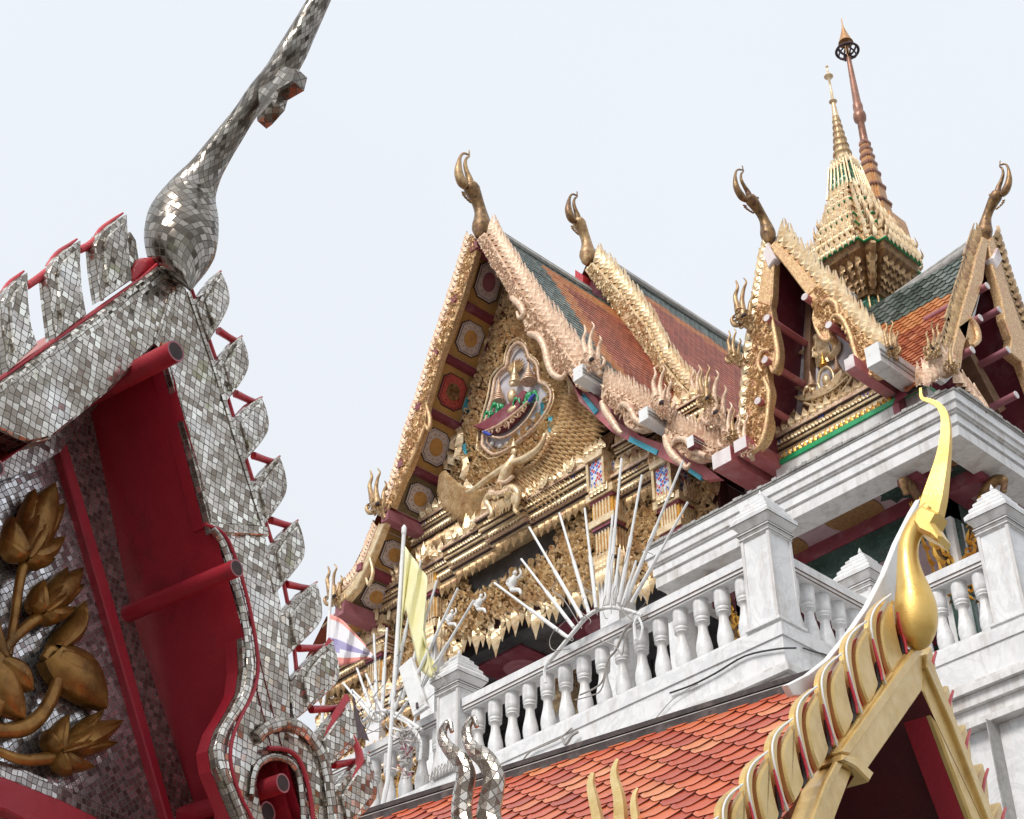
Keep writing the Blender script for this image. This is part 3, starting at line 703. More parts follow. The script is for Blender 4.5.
# ================================================================== gold gable with the red tile roof
OG = EYE+9*ray(910, 648); FG = Fr(OG, DD, ZZ, NN); FGC = Fr(OG, NN, ZZ, -DD)
root = thing('tiled_pavilion', (OG[0], OG[1], 0), 'orange tiled roof with a gold painted gable end and horn finial, below the white balcony', 'pavilion')
ga = root
pitch = math.atan2(.98, 1.053)
m = MB()
prism(m, FG.off(-.09), FG.pts([(910, 648), (923, 655), (923, 691), (862, 779), (855, 768), (838, 757), (834, 753)]), -.02, .09, bev=.012)
bl = part(m, 'bargeboard', M['goldpaint'], root)
m = MB(); prism(m, FG.off(-.09), FG.pts([(911, 648), (919, 652), (846, 756), (836, 753)]), .09, .115, 0, .008); prism(m, FG.off(-.09), FG.pts([(836, 756), (850, 760), (866, 775), (862, 784), (848, 770), (834, 762)]), .0, .13, 0, .01); part(m, 'trim', M['goldpaint'], bl)
m = MB(); prism(m, FG.off(-.09), FG.pts([(838, 764), (852, 772), (846, 792), (836, 819), (828, 860), (800, 860), (812, 819), (824, 785)]), -.02, .09, bev=.012)
bl2 = part(m, 'bargeboard', M['goldpaint'], root)
m = MB(); prism(m, FG.off(-.09), FG.pts([(833, 762), (839, 765), (826, 790), (815, 819), (804, 860), (796, 860), (808, 819), (822, 782)]), .09, .11, 0, .006); part(m, 'trim', M['goldpaint'], bl2)
m = MB(); prism(m, FG.off(-.09), FG.pts([(923, 655), (940, 690), (963, 750), (986, 819), (1000, 860), (985, 860), (972, 819), (948, 756), (924, 691)]), .055, .088, bev=.012)
br = part(m, 'bargeboard', M['goldpaint'], root)
m = MB(); prism(m, FG, FG.pts([(923, 655), (940, 690), (963, 750), (986, 819), (1000, 860), (985, 860), (972, 819), (948, 756), (924, 691)]), -.16, -.037); part(m, 'board_backing', M['red'], root)
m = MB(); prism(m, FG.off(-.09), FG.pts([(923, 655), (929, 664), (952, 720), (990, 819), (1003, 860), (998, 860), (984, 819), (948, 725), (923, 668)]), .086, .112, 0, .006); part(m, 'trim', M['goldpaint'], br)
z5 = lambda L: [(720+x/3.161, 560+y/3.161) for x, y in L]
GF0 = [z5([(500, 385), (485, 330), (478, 270), (472, 215), (485, 170), (522, 132), (530, 190), (545, 250), (568, 312)]),
      z5([(440, 475), (425, 420), (415, 350), (408, 290), (425, 240), (456, 213), (462, 270), (472, 330), (488, 395)])]
sm = lambda L: sp2_(L, 4)
def sp2_(L, k): return [tuple(p) for p in smooth_path(L, k)]
strandL = [(450, 484), (430, 425), (413, 360), (402, 300), (404, 262), (422, 228), (464, 194)]
strandR = [(464, 194), (442, 232), (428, 262), (425, 315), (436, 380), (450, 440), (464, 474)]
leafL = [(476, 456), (456, 405), (442, 345), (437, 300), (444, 262), (472, 212)]
leafR = [(472, 212), (476, 262), (486, 320), (497, 365), (504, 396), (492, 432)]
for k in range(-1, 7):
    ox, oy = -78*k, 103*k+(0 if k >= 0 else 18)
    T_ = lambda L: z5([(x+ox, y+oy) for x, y in L])
    par = bl if k < 4 else bl2
    m = MB(); prism(m, FG.off(-.03), FG.pts(T_([(450, 480), (420, 400), (410, 320), (425, 260), (455, 238), (490, 262), (512, 330), (524, 386), (500, 440), (466, 475)])), -.02, -.006); o = part(m, 'crest_fin', M['redbright'], par)
    m = MB(); prism(m, FG.off(-.03), FG.pts(sm(T_(strandL))+sm(T_(strandR))), -.012, .018, 0, .006); part(m, 'fin_strand', M['goldpaint'], o)
    m = MB(); prism(m, FG.off(-.03), FG.pts(sm(T_(leafL))+sm(T_(leafR))), -.004, .026, 0, .01); part(m, 'fin_leaf', M['goldpaint'], o)
    m = MB(); pxtube(m, FG, [(x-.6, y, 1.1) for x, y in T_(strandL)], 3, 6, w=.0); part(m, 'rim_highlight', M['white'], o, True)  # white tube paints the highlight along the lit left edge
    m = MB(); pxtube(m, FG, [(*z5([(488+ox, 300+oy)])[0], 1.6), (*z5([(496+ox, 340+oy)])[0], 2.6), (*z5([(502+ox, 385+oy)])[0], 2.6), (*z5([(494+ox, 410+oy)])[0], 1.5)], 2, 8, w=-.02); part(m, 'dark_edge', M['capdark'], o, True)
    m = MB(); pxtube(m, FG, [(*z5([(482+ox, 250+oy)])[0], 1.2), (*z5([(494+ox, 300+oy)])[0], 1.8), (*z5([(508+ox, 350+oy)])[0], 1.8), (*z5([(512+ox, 380+oy)])[0], 1.2)], 2, 8, w=.0); part(m, 'red_edge', M['redbright'], o, True)
for k in range(6):
    x, y = 930+17*k+(k*k)*.1, 662+39*k
    q = [(x, y+26), (x-2, y+6), (x+2, y-8), (x+8, y-18), (x+13, y), (x+15, y+20), (x+18, y+44), (x+12, y+44)]
    m = MB(); prism(m, FG.off(-.09), FG.pts(q), -.05, .05, 0, .01); o = part(m, 'crest_fin', M['goldpaint'], br)
    m = MB(); pxtube(m, FG, [(x+1, y+14, 1.6), (x+3, y, 1.8), (x+6, y-10, 1.4)], 2, 6, 0, 1, -.012); part(m, 'red_edge', M['redbright'], o, True)
# white backing that sweeps up behind fins and finial
m = MB(); prism(m, FG.off(-.09), FG.pts([(934, 494), (927, 506), (912, 537), (900, 569), (884, 601), (866, 628), (847, 652), (827, 668), (806, 679), (812, 690), (840, 690), (870, 670), (900, 650), (912, 640), (918, 600), (914, 560), (932, 512)]), -.03, -.0, 0, .005); part(m, 'white_backing', M['white'], bl)
# finial: round bulb, then a square-cut blade with a beak
z4 = lambda L: [(640+x/2.667, 420+y/2.667, r_/2.667) for x, y, r_ in L]
m = MB(); pxtube(m, FGC, z4([(742, 612, 8), (742, 596, 34), (738, 570, 50), (737, 530, 57), (734, 495, 56), (728, 455, 46), (720, 415, 36), (715, 375, 29), (716, 335, 27), (728, 300, 26), (748, 268, 27), (776, 235, 24)]), 4, 28)
fi = part(m, 'finial', M['goldleaf'], root, True)
m = MB(); pxtube(m, FGC, [(931, 515, 16), (935, 498, 15.5), (939.5, 478, 12.5), (943.5, 458, 9.5), (946, 438, 7.4), (946, 422, 6), (943.5, 412, 5), (938, 405, 4), (930, 401, 3.2), (922, 398, 2.4), (920.5, 388, 1.6)], 3, 4, 0, .62, tw=rad(45)); part(m, 'blade', M['goldleaf'], fi)
m = MB(); prism(m, FGC, FGC.pts([(919, 515), (927, 509), (943, 517), (938, 527), (946, 540), (943, 547), (934, 541), (922, 535), (916, 526)]), -.06, .06, 0, .02); part(m, 'beak', M['goldleaf'], fi)
# interior
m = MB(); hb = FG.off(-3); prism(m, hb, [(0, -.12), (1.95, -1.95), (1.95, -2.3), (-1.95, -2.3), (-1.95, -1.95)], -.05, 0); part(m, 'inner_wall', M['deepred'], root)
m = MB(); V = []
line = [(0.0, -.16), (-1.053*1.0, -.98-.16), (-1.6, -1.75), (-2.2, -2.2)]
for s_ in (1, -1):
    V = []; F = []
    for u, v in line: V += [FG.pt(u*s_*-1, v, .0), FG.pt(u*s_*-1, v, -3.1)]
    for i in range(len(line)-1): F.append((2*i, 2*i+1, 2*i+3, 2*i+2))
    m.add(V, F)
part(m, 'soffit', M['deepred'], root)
# roof
LEN = 9.5
ridge = OG+A3([0, 0, -.05])-NN*.08
ds = -DD*math.cos(pitch)-ZZ*math.sin(pitch)
def tzone(x, s): return 0
m = MB(); tile_roof(m, [ridge-DD*.02, ridge+ds*3.4], -NN, .02, LEN, .19, .098, None, lift=.012, th=.016, point=.17, drop=.06, sidemat=1)
rf = part(m, 'roof_tiles', [M['t_red'], M['tileside']], root)
m = MB(); P0 = ridge-ZZ*.03
q = [P0, P0+ds*3.4, P0+ds*3.4-NN*LEN, P0-NN*LEN]; ds2 = DD*math.cos(pitch)-ZZ*math.sin(pitch); q2 = [P0, P0+ds2*3.4, P0+ds2*3.4-NN*LEN, P0-NN*LEN]
m.add(q, [(0, 1, 2, 3)]); m.add(q2, [(0, 1, 2, 3)]); part(m, 'roof_deck', M['capdark'], root)
m = MB(); FR = Fr(ridge, DD, ZZ, NN)
prism(m, FR, [(-.10, -.06), (-.085, -.01), (-.08, .018), (.08, .018), (.085, -.01), (.10, -.06)], -LEN, -.05)
prism(m, FR, [(-.066, .020), (-.064, .030), (.064, .030), (.066, .020)], -LEN, -.05)
prism(m, FR, [(-.078, .032), (-.072, .065), (-.03, .085), (.03, .085), (.072, .065), (.078, .032)], -LEN, -.05)
part(m, 'ridge_cap', M['capdark'], root)
m = MB(); prism(m, FR, [(-.082, .015), (-.081, .021), (-.07, .021), (-.07, .015)], -LEN, -.05); part(m, 'ridge_line', M['capgrey'], root)
m = MB(); box(m, FG, -2.0, 2.0, -OG[2], -2.2, -LEN, -.6); part(m, 'wall', M['plaster'], root)
# gold prongs rising in front of the tiles
FK = Fr(EYE+8.2*ray(615, 800), NN, ZZ, -DD)
root = thing('naga_finial', (FK.O[0], FK.O[1], 0), 'three small gold painted prongs in front of the orange roof tiles', 'finial')
for pts in ([(604, 880, 7), (600, 840, 6), (598, 819, 5), (594, 800, 4.5), (591, 785, 3.6), (593, 773, 2)],
            [(622, 880, 8), (621, 840, 7), (621, 815, 6), (619, 795, 5), (615, 780, 4), (615, 768, 3), (618, 759, 1.6)],
            [(640, 880, 6), (638, 840, 5), (636, 819, 4), (634, 805, 3.4), (635, 794, 2.2), (638, 788, 1.2)]):
    m = MB(); pxtube(m, FK, [(a, b, c*1.45) for a, b, c in pts], 3, 4, 0, .7, tw=rad(45)); part(m, 'prong', M['palegold'], root)
m = MB(); wb = FK.O; box(m, Fr((wb[0], wb[1], 0), NN, ZZ, -DD), -.2, .2, 0, wb[2]-.3, -.3, .1); part(m, 'pillar', M['plaster'], root)
# ================================================================== terrace and balustrades
YB = 14.22; XP = -10.40; YR = 16.20; XR = -8.42; ZB = 11.07; ZRL = 12.12
WF = lambda y: Fr((0, y, 0), (1, 0, 0), (0, 0, 1), (0, -1, 0))
WX = lambda x: Fr((x, 0, 0), (0, 1, 0), (0, 0, 1), (1, 0, 0))
root = thing('terrace', (XP, YR, 0), 'white marble terrace block with stained mouldings under the balustrades', 'terrace')
def ring_box(m, d, z0, z1, mat=0):
    """the stepped plan of the terrace, grown by d"""
    P = [(-24-d, YB-d), (XP+.24+d, YB-d), (XP+.24+d, YR-.24-d), (XR+.24+d, YR-.24-d), (XR+.24+d, 30), (-24-d, 30)]
    prism(m, Fr((0, 0, 0), (1, 0, 0), (0, 1, 0), (0, 0, 1)), P, z0, z1, mat)
YB0 = YB; YB = YB-.22
m = MB(); ring_box(m, .02, 10.86, 11.02); ring_box(m, -.01, 11.02, 11.07); part(m, 'plinth', M['marble'], root)
m = MB(); ring_box(m, .0, 10.50, 10.858); part(m, 'parapet_base', M['marble'], root)
m = MB(); ring_box(m, .05, 10.44, 10.497); ring_box(m, .10, 10.36, 10.437); ring_box(m, .03, 10.22, 10.357); ring_box(m, -.04, 10.06, 10.217); ring_box(m, .02, 9.98, 10.057); part(m, 'cornice', M['marble_m'], root)
m = MB(); ring_box(m, -.14, 0, 9.977); part(m, 'wall', M['marble'], root)
m = MB()
for z in (8.6, 7.2, 5.8): wbox(m, XR-.2, XR+.103, YR-.103-.24, 29, z, z+.012)
for x in (-9.6, -8.9): wbox(m, x, x+.012, YR-.103-.24, YR-.05, 2, 9.97)
part(m, 'joint', M['capgrey'], root)
YB = YB0
# baluster prototype
prof = [(.098, 0), (.098, .05), (.088, .06), (.080, .075), (.092, .09), (.094, .115), (.104, .19), (.100, .26), (.084, .34), (.066, .42), (.058, .49), (.060, .52), (.080, .54), (.092, .555), (.080, .575), (.092, .59), (.094, .61), (.086, .625), (.096, .64), (.098, .70), (.098, .872)]
def baluster(parent, x, y):
    m = MB(); lathe(m, (x, y, ZB-.003), prof, 18); return part(m, 'baluster', M['marble'], parent, True)
BAL = None
def balustrade(name_label, p0, p1, n, loc, grp='balustrades of the white terrace'):
    r_ = thing('balustrade', loc, name_label, 'balustrade', grp)
    p0, p1 = A3(p0), A3(p1); L = np.linalg.norm(p1-p0); d = (p1-p0)/L; nrm = A3([d[1], -d[0], 0])
    F = Fr((p0[0], p0[1], 0), d, (0, 0, 1), nrm)
    m = MB(); box(m, F, 0, L, 12.0, ZRL, -.15, .15); box(m, F, 0, L, 11.955, 11.998, -.135, .135); box(m, F, 0, L, 11.93, 11.953, -.12, .12); part(m, 'rail', M['marble_m' if False else 'marble'], r_)
    m = MB(); box(m, F, 0, L, 11.998, 12.001, -.152, .152); box(m, F, 0, L, 11.953, 11.956, -.137, .137); part(m, 'joint', M['woodbeam'], r_)
    first = None
    for i in range(n):
        q = p0+d*(L*(i+.5)/n)
        if first is None:
            first = baluster(r_, q[0], q[1]); q0 = q
        else:
            c = first.copy(); C.objects.link(c); c.parent = r_; c.location = (q[0]-q0[0], q[1]-q0[1], 0)
    return r_
balustrade('long white marble balustrade between the left post and the front corner post', (-15.62, YB, 0), (XP-.24, YB, 0), 15, (-15.62, YB, 0))
balustrade('white marble balustrade behind the flagpole, left of the left post', (-20.9, YB, 0), (-16.08, YB, 0), 14, (-20.9, YB, 0))
balustrade('short white balustrade running back from the front corner post', (XP, YB+.24, 0), (XP, YR-.24, 0), 5, (XP, YB+.24, 0))
balustrade('short white balustrade right of the gold horn finial', (XP+.24, YR, 0), (XR-.24, YR, 0), 5, (XP+.24, YR, 0))
balustrade('white balustrade running back beside the right corner post', (XR, YR+.24, 0), (XR, 26, 0), 26, (XR, YR+.24, 0))
def post(x, y, label):
    r_ = thing('balustrade_post', (x, y, ZB), label, 'post', 'posts with stepped pyramid caps on the terrace')
    m = MB(); b = (x, y, 0); h = math.sqrt(.5)*2
    def sq(p, rr=0.): 
        n = len(p); V = []; F = []
        for r0, z in p:
            for a, c in ((1, 1), (-1, 1), (-1, -1), (1, -1)): V.append((x+a*r0, y+c*r0, z))
        for i in range(n-1):
            for k in range(4): j = (k+1) % 4; F.append((4*i+k, 4*i+j, 4*i+4+j, 4*i+4+k))
        F.append((3, 2, 1, 0)); F.append(tuple(4*(n-1)+k for k in range(4))); m.add(V, F)
    sq([(.255, ZB-.002), (.255, ZB+.03), (.222, ZB+.05)]); sq([(.215, ZB+.04), (.195, 12.29)]); part(m, 'shaft', M['marble'], r_)
    m = MB()
    for sx, sy in ((1, 1), (1, -1), (-1, 1), (-1, -1)):
        P = [(sx*.170, sy*.205), (sx*.205, sy*.205), (sx*.205, sy*.170)]
    wbox(m, x+.175, x+.215, y-.215, y-.175, ZB+.05, 12.29); wbox(m, x-.215, x-.175, y-.215, y-.175, ZB+.05, 12.29); wbox(m, x+.175, x+.215, y+.175, y+.215, ZB+.05, 12.29)
    part(m, 'corner_strip', M['marble_m'], r_)
    m = MB(); sq([(.197, 12.26), (.225, 12.28), (.225, 12.31), (.205, 12.325), (.232, 12.345), (.238, 12.375), (.212, 12.39), (.225, 12.41)]); sq([(.222, 12.41), (.282, 12.49), (.285, 12.50)]); part(m, 'neck_moulding', M['marble_m'], r_)
    m = MB(); sq([(.2, 12.345), (.2405, 12.346), (.2405, 12.352), (.2, 12.353)]); sq([(.2, 12.384), (.232, 12.385), (.232, 12.391), (.2, 12.392)]); sq([(.2, 12.283), (.228, 12.284), (.228, 12.29), (.2, 12.291)]); sq([(.2, 12.489), (.288, 12.49), (.288, 12.496), (.2, 12.497)]); part(m, 'dark_joint', M['capdark'], r_)
    m = MB(); sq([(.287, 12.497), (.290, 12.55), (.245, 12.605)]); sq([(.228, 12.60), (.238, 12.625), (.236, 12.655), (.20, 12.69)]); sq([(.184, 12.685), (.194, 12.705), (.192, 12.735), (.155, 12.77)]); sq([(.138, 12.765), (.148, 12.785), (.146, 12.81), (.11, 12.84)]); sq([(.094, 12.835), (.104, 12.85), (.10, 12.87), (.06, 12.895)]); lathe(m, (x, y, 12.89), [(.04, 0), (.045, .02), (.02, .04), (.028, .065), (.003, .13)], 10); part(m, 'cap', M['marble'], r_)
    return r_
post(XP, YB, 'white marble post at the front corner under the pavilion cornice, with a stepped cap')
post(-15.85, YB, 'white marble post with a stepped cap beside the floodlight and mirror prongs')
post(XP, YR, 'white marble post at the inner corner, half hidden by the gold horn finial')
post(XR, YR, 'white marble post with a stepped cap at the right edge of the photo')
# black and grey cables
FA = WF(YB-.26)
m = MB(); pxtube(m, FA, [(670, 693, 1.1), (692, 685, 1.1), (716, 673, 1.1), (745, 656, 1.1), (777, 649, 1.1), (796, 648, 1.0)], 4, 6); tag(part(m, 'cable', M['blackwire'], None, True), 'black cable lying along the white plinth below the corner post', 'cable')
m = MB(); pxtube(m, WX(XP+.27), [(803, 648, .9), (815, 652, .9), (826, 655, .9), (838, 662, .8)], 3, 6); tag(part(m, 'cable', M['blackwire'], None, True), 'short black cable hanging on the flank of the corner plinth', 'cable')
m = MB(); pxtube(m, FA, [(656, 718, .5), (672, 700, .5), (690, 688, .5), (698, 684, .5)], 3, 5); tag(part(m, 'cable', M['wire'], None, True), 'thin grey wire crossing the plinth below the long balustrade', 'cable')
m = MB(); pxtube(m, FA.off(.02), [(580, 695, 1.), (595, 688, 1.), (603, 680, 1.1), (608, 660, 1.2), (616, 650, 1.3), (624, 632, 1.6), (634, 622, 1.6), (648, 617, 1.)], 4, 6)
pxtube(m, FA.off(.03), [(600, 640, .8), (615, 646, .8), (622, 655, .8), (626, 636, .8), (640, 622, .8)], 4, 5); pxtube(m, FA.off(.03), [(575, 700, .7), (590, 696, .7), (601, 690, .8), (607, 668, .8)], 4, 5)
tag(part(m, 'cable', M['wire'], None, True), 'tangled grey cables hanging over the long rail by the light rods', 'cable')
m = MB(); pxtube(m, FA, [(520, 764, .9), (530, 752, .9), (545, 745, .9), (560, 738, .9), (572, 728, .9)], 4, 5); pxtube(m, FA.off(.03), [(562, 738, 1.6), (566, 744, 1.8), (572, 736, 1.4), (578, 732, 1.6)], 4, 5)
tag(part(m, 'cable', M['wire'], None, True), 'loose grey wire on the plinth just above the roof ridge', 'cable')
m = MB()
for i in range(9):
    x = 424+i*3.2; pxtube(m, FA.off(.02), [(x, 783-i*1.6, .5), (x+2, 776-i*2+random.uniform(-3, 3), .5), (x+6, 782-i*1.6, .5), (x+9, 774-i*1.8+random.uniform(-4, 2), .5)], 3, 4)
tag(part(m, 'cable', M['wire'], None, True), 'crinkled loops of thin wire lying left of the left post', 'cable')

# ================================================================== rods of light fanned out over the rail
def rod_fan(loc, label, rods, arcs, clamps, seed, grp='fans of white light rods on the balustrade'):
    r_ = thing('light_rod_fan', loc, label, 'light fan', grp)
    Fa = WF(YB-.30)
    for L in arcs:
        m = MB(); pxtube(m, Fa, L, 4, 8); part(m, 'bracket_arm', M['white'], r_, True)
    for (x0, y0), (x1, y1) in rods:
        m = MB(); w_ = random.uniform(-.04, .06); k = .52
        xm, ym = x0+(x1-x0)*k, y0+(y1-y0)*k
        pxtube(m, Fa, [(x0, y0, 2.1), (xm, ym, 2.0)], 1, 8, w=w_); pxtube(m, Fa, [(xm, ym, 1.4), (x1, y1, 1.2)], 1, 8, w=w_); o = part(m, 'light_rod', M['white'], r_, True)
    m = MB(); R = random.Random(seed)
    for (x0, y0), (x1, y1) in rods:
        a = R.uniform(.1, .45); sx, sy = x0+(x1-x0)*a, y0+(y1-y0)*a
        pxtube(m, Fa, [(sx, sy, .5), (sx-6+R.uniform(-4, 4), sy+12, .5), (sx+R.uniform(-8, 8), sy+22, .5), (x0+R.uniform(-6, 6), y0+R.uniform(4, 14), .5)], 3, 4, w=.05)
    part(m, 'wiring', M['wire'], r_, True)
    for L in clamps:
        m = MB(); pxtube(m, Fa, L, 2, 6, w=.03); part(m, 'clamp', M['white'], r_, True)
    return r_
z7 = lambda x, y: (480+x/3.15, 440+y/3.15)
rods = [(z7(280, 625), z7(45, 450)), (z7(295, 590), z7(130, 375)), (z7(322, 562), z7(155, 275)), (z7(343, 545), z7(250, 230)), (z7(366, 530), z7(330, 215)), (z7(393, 522), z7(418, 235)),
        (z7(402, 520), z7(446, 58)), (z7(438, 512), z7(510, 110)), (z7(462, 500), z7(640, 65)), (z7(478, 512), z7(655, 195)), (z7(420, 520), z7(440, 340)), (z7(450, 520), z7(492, 380))]
arcs = [[(*z7(215, 700), 2.2), (*z7(250, 660), 2.2), (*z7(295, 605), 2.2), (*z7(345, 550), 2.2), (*z7(400, 528), 2.2), (*z7(460, 535), 2.), (*z7(510, 552), 1.8)]]
cl = [[(*z7(207, 765), 1.6), (*z7(203, 725), 1.6), (*z7(215, 700), 1.8)], [(*z7(490, 630), 1.6), (*z7(486, 580), 1.6), (*z7(500, 555), 1.6)], [(*z7(505, 632), 1.4), (*z7(512, 590), 1.3), (*z7(500, 560), 1.3)]]
rod_fan((-13.6, YB-.3, 12.1), 'large fan of white light rods over the long rail, in front of the gold facade', rods, arcs, cl, 3)
rods = [((375, 720), (343, 683)), ((372, 712), (357, 668)), ((377, 712), (374, 634)), ((382, 710), (387, 628)), ((390, 704), (421, 560)), ((402, 700), (437, 580)), ((412, 686), (458, 588)), ((420, 690), (474, 600)), ((384, 716), (366, 674)), ((392, 716), (402, 690)), ((398, 716), (414, 692)), ((382, 720), (352, 690)), ((392, 718), (398, 640))]
arcs = [[(362, 722, 1.8), (376, 712, 2), (392, 712, 2), (410, 722, 2), (422, 730, 1.8)]]
cl = [[(420, 760, 1.8), (421, 742, 1.6), (414, 728, 1.5)], [(392, 728, 1.6), (405, 731, 1.6), (420, 727, 1.6)], [(393, 716, 1.3), (408, 724, 1.3), (418, 738, 1.3)]]
rod_fan((-17.3, YB-.3, 12.1), 'smaller cluster of white light rods behind the flagpole, left of the floodlight', rods, arcs, cl, 5)
# floodlight
Fa = WF(YB-.36)
root = thing('floodlight', (-16.9, YB-.36, 12.1), 'flat white rectangular floodlight tilted on an arm beside the flagpole', 'floodlight')
m = MB(); prism(m, Fa, Fa.pts([(398.5, 668), (411, 657), (427, 706), (413, 716)]), -.06, 0, 0, .006); hs = part(m, 'housing', M['white'], root)
m = MB(); prism(m, Fa, Fa.pts([(401, 669), (410.5, 661), (424, 704), (414, 711)]), 0, .006); part(m, 'panel', M['white'], hs)
m = MB(); pxtube(m, Fa, [(417, 703, 1.4), (417.5, 708, 1.8)], 1, 8, w=.01); part(m, 'socket', M['ink'], hs, True)
m = MB(); pxtube(m, Fa, [(420, 700, 1.2), (415, 720, 1.4), (411, 735, 1.4), (411, 745, 1.4)], 2, 8, w=-.08); part(m, 'arm', M['white'], root, True)
# flags
FB = WF(YB-.34)
root = thing('flagpole', FB.pt(*FB.px(383, 790)), 'tall thin white flagpole with a hanging yellow flag', 'flagpole')
m = MB(); pxtube(m, FB, [(380, 819, 2.8), (388, 780, 2.6), (396, 660, 2.4), (404, 532, 2.1)], 1, 10); pxtube(m, FB, [(403.8, 534, 2.6), (404.2, 528, 2.8), (404.4, 525, .8)], 1, 10); part(m, 'pole', M['white'], root, True)
def cloth(F, cols, amp, parent, name, mats, nx=18, matf=None, w0=0.):
    """cols: list of (top px, bottom px) along the fly; waves in depth"""
    m = MB(); V = []; Fc = []; K = 12; mat = []
    cols = [A3([*a, *b], dtype=float) for a, b in cols]; S = smooth_path(cols, 5)
    for i, c in enumerate(S):
        for j in range(K):
            t = j/(K-1); x = c[0]*(1-t)+c[2]*t; y = c[1]*(1-t)+c[3]*t
            wv = w0+amp*math.sin(i*.9+t*2.2)*min(1, i/4)
            u, v = F.px(x, y, wv); V.append(F.pt(u, v, wv))
    n = len(S)
    for i in range(n-1):
        for j in range(K-1):
            Fc = [(i*K+j, i*K+j+1, (i+1)*K+j+1, (i+1)*K+j)]
            mat.append(matf(i/(n-1), (j+.5)/(K-1)) if matf else 0)
    F = [(i*K+j, i*K+j+1, (i+1)*K+j+1, (i+1)*K+j) for i in range(n-1) for j in range(K-1)]
    m.v.append(A3(V)); m.c.append(np.zeros((len(V), 3))); m.f = F; m.m = mat; m.n = len(V)
    o = part(m, name, mats, parent, True)
    s = o.modifiers.new('thick', 'SOLIDIFY'); s.thickness = .006
    return o
cloth(FB, [((405, 546), (399, 655)), ((412, 556), (405, 610)), ((420, 568), (412, 640)), ((427, 580), (420, 668)), ((423, 620), (431, 678)), ((422, 640), (437, 668))], .05, root, 'flag', [M['yellow']])
root = thing('flagpole', FB.pt(*FB.px(326, 700)), 'slanted pole with a furled white, violet and salmon flag left of the facade', 'flagpole')
m = MB(); pxtube(m, FB, [(318, 760, 1.8), (325, 690, 1.8), (331.5, 578, 1.6)], 1, 8); part(m, 'pole', M['white'], root, True)
M['fl_white'] = paint('flag_white', (.78, .76, .78), (.84, .83, .85), .8, 0, 3); M['fl_vio'] = paint('flag_violet', (.34, .30, .52), (.46, .42, .62), .8, 0, 3); M['fl_red'] = paint('flag_salmon', (.72, .26, .22), (.80, .36, .31), .8, 0, 3)
cloth(FB, [((330, 614), (326, 664)), ((341, 619), (339, 666)), ((352, 630), (350, 664)), ((364, 643), (362, 660)), ((371, 652), (370, 658)), ((374, 657), (374, 660))], .06, root, 'flag', [M['fl_white'], M['fl_vio'], M['fl_red']], matf=lambda a, t: (2 if t < .06 else 0 if t < .42+.0*a else 1 if t < .72-.2*a else 0 if t < .80 else 2))
# small dark pennant
m = MB(); prism(m, FB, FB.pts([(352, 690), (358, 712), (369, 741), (360, 738), (356, 742)]), -.01, .0); tag(part(m, 'pennant', M['ink'], None), 'small dark triangular pennant hanging beside the light rods', 'pennant')
# dry garland on a baluster
m = MB(); R = random.Random(9)
for i in range(60):
    x = 404+R.gauss(0, 5); y = 745+R.uniform(-18, 32)
    pxtube(m, FB, [(x, y, .7), (x+R.uniform(-4, 4), y+R.uniform(-5, 5), .8), (x+R.uniform(-6, 6), y+R.uniform(-8, 8), .5)], 2, 4, w=R.uniform(-.06, .1), mat=R.choice((0, 0, 1, 2)))
tag(part(m, 'garland', [M['wire'], M['maroon_light'], M['pinkwhite']], None), 'withered flower garland tied to a baluster beside the flagpole', 'garland')
# ================================================================== the gilded hall
YH = 17.5; YG = 16.5; XC = -17.88
FH = WF(YH); FGB = WF(YG); FCH = WX(XC)
hall = thing('temple_hall', (XC, YH, 0), 'tall gilded temple hall with carved pediment and steep tiled roofs, in the middle', 'temple')
def sp2(L, k=4): return [tuple(p) for p in smooth_path(L, k)]
def fin_row(F, path, n, h, lean, parent, mat, th=.05, w0=-.01, wd=1.15, name='crest_fin', core=None, hs=None):
    th *= .55; h *= 1.15; wd *= .92; P = [A3(p, dtype=float) for p in path]; L = [0]
    for a, b in zip(P[:-1], P[1:]): L.append(L[-1]+np.linalg.norm(b-a))
    st = L[-1]/n
    for i in range(n):
        s = (i+.5)*st; k = max(j for j in range(len(L)-1) if L[j] <= s+1e-9); t = (P[k+1]-P[k])/(L[k+1]-L[k]+1e-9); p = P[k]+t*(s-L[k])
        o = A3([t[1], -t[0]]); 
        if o @ A3([lean, 0]) < 0: o = -o
        up = A3([0, -1.]); H = (hs(i/n) if hs else h)*random.uniform(.92, 1.08); w_ = st*wd
        ti = p+H*(.30*o+.92*up)-t*w_*.1; 
        q = [p-t*w_*.55+o*-1, p-t*w_*.62+.25*H*o+.12*H*up, p-t*w_*.42+.42*H*o+.42*H*up, ti, p+t*w_*.12+.52*H*o+.25*H*up, p+t*w_*.42+.30*H*o, p+t*w_*.5-o]
        m = MB(); prism(m, F, F.pts(q, th*.6), w0, th*.6, 0, .004); ub, vb = F.px(*(p+o*H*.05)); ut, vt = F.px(*ti); Lr = math.hypot(ut-ub, vt-vb); wr = F.px(*(p+t*w_*.5)); wl = F.px(*(p-t*w_*.5)); ww_ = math.hypot(wr[0]-wl[0], wr[1]-wl[1])
        put(m, LEAF, F, ub, vb, th*.6, Lr*.97, math.atan2(vt-vb, ut-ub)-math.pi/2, 1, .55, ww_/Lr*.95)
        if core: 
            c = [p-t*w_*.5-o*.5, p-t*w_*.25+.3*H*o+.2*H*up, p-t*w_*.1+.3*H*o+.1*H*up, p-t*w_*.05-o*.5]
            prism(m, F, F.pts([p-t*w_*.62-o*.5, p-t*w_*.62+.42*H*o, p-t*w_*.3+.42*H*o, p-t*w_*.3-o*.5]), w0-.03, w0-.004, 1)
        part(m, name, [M[mat], M[core or mat]], parent)
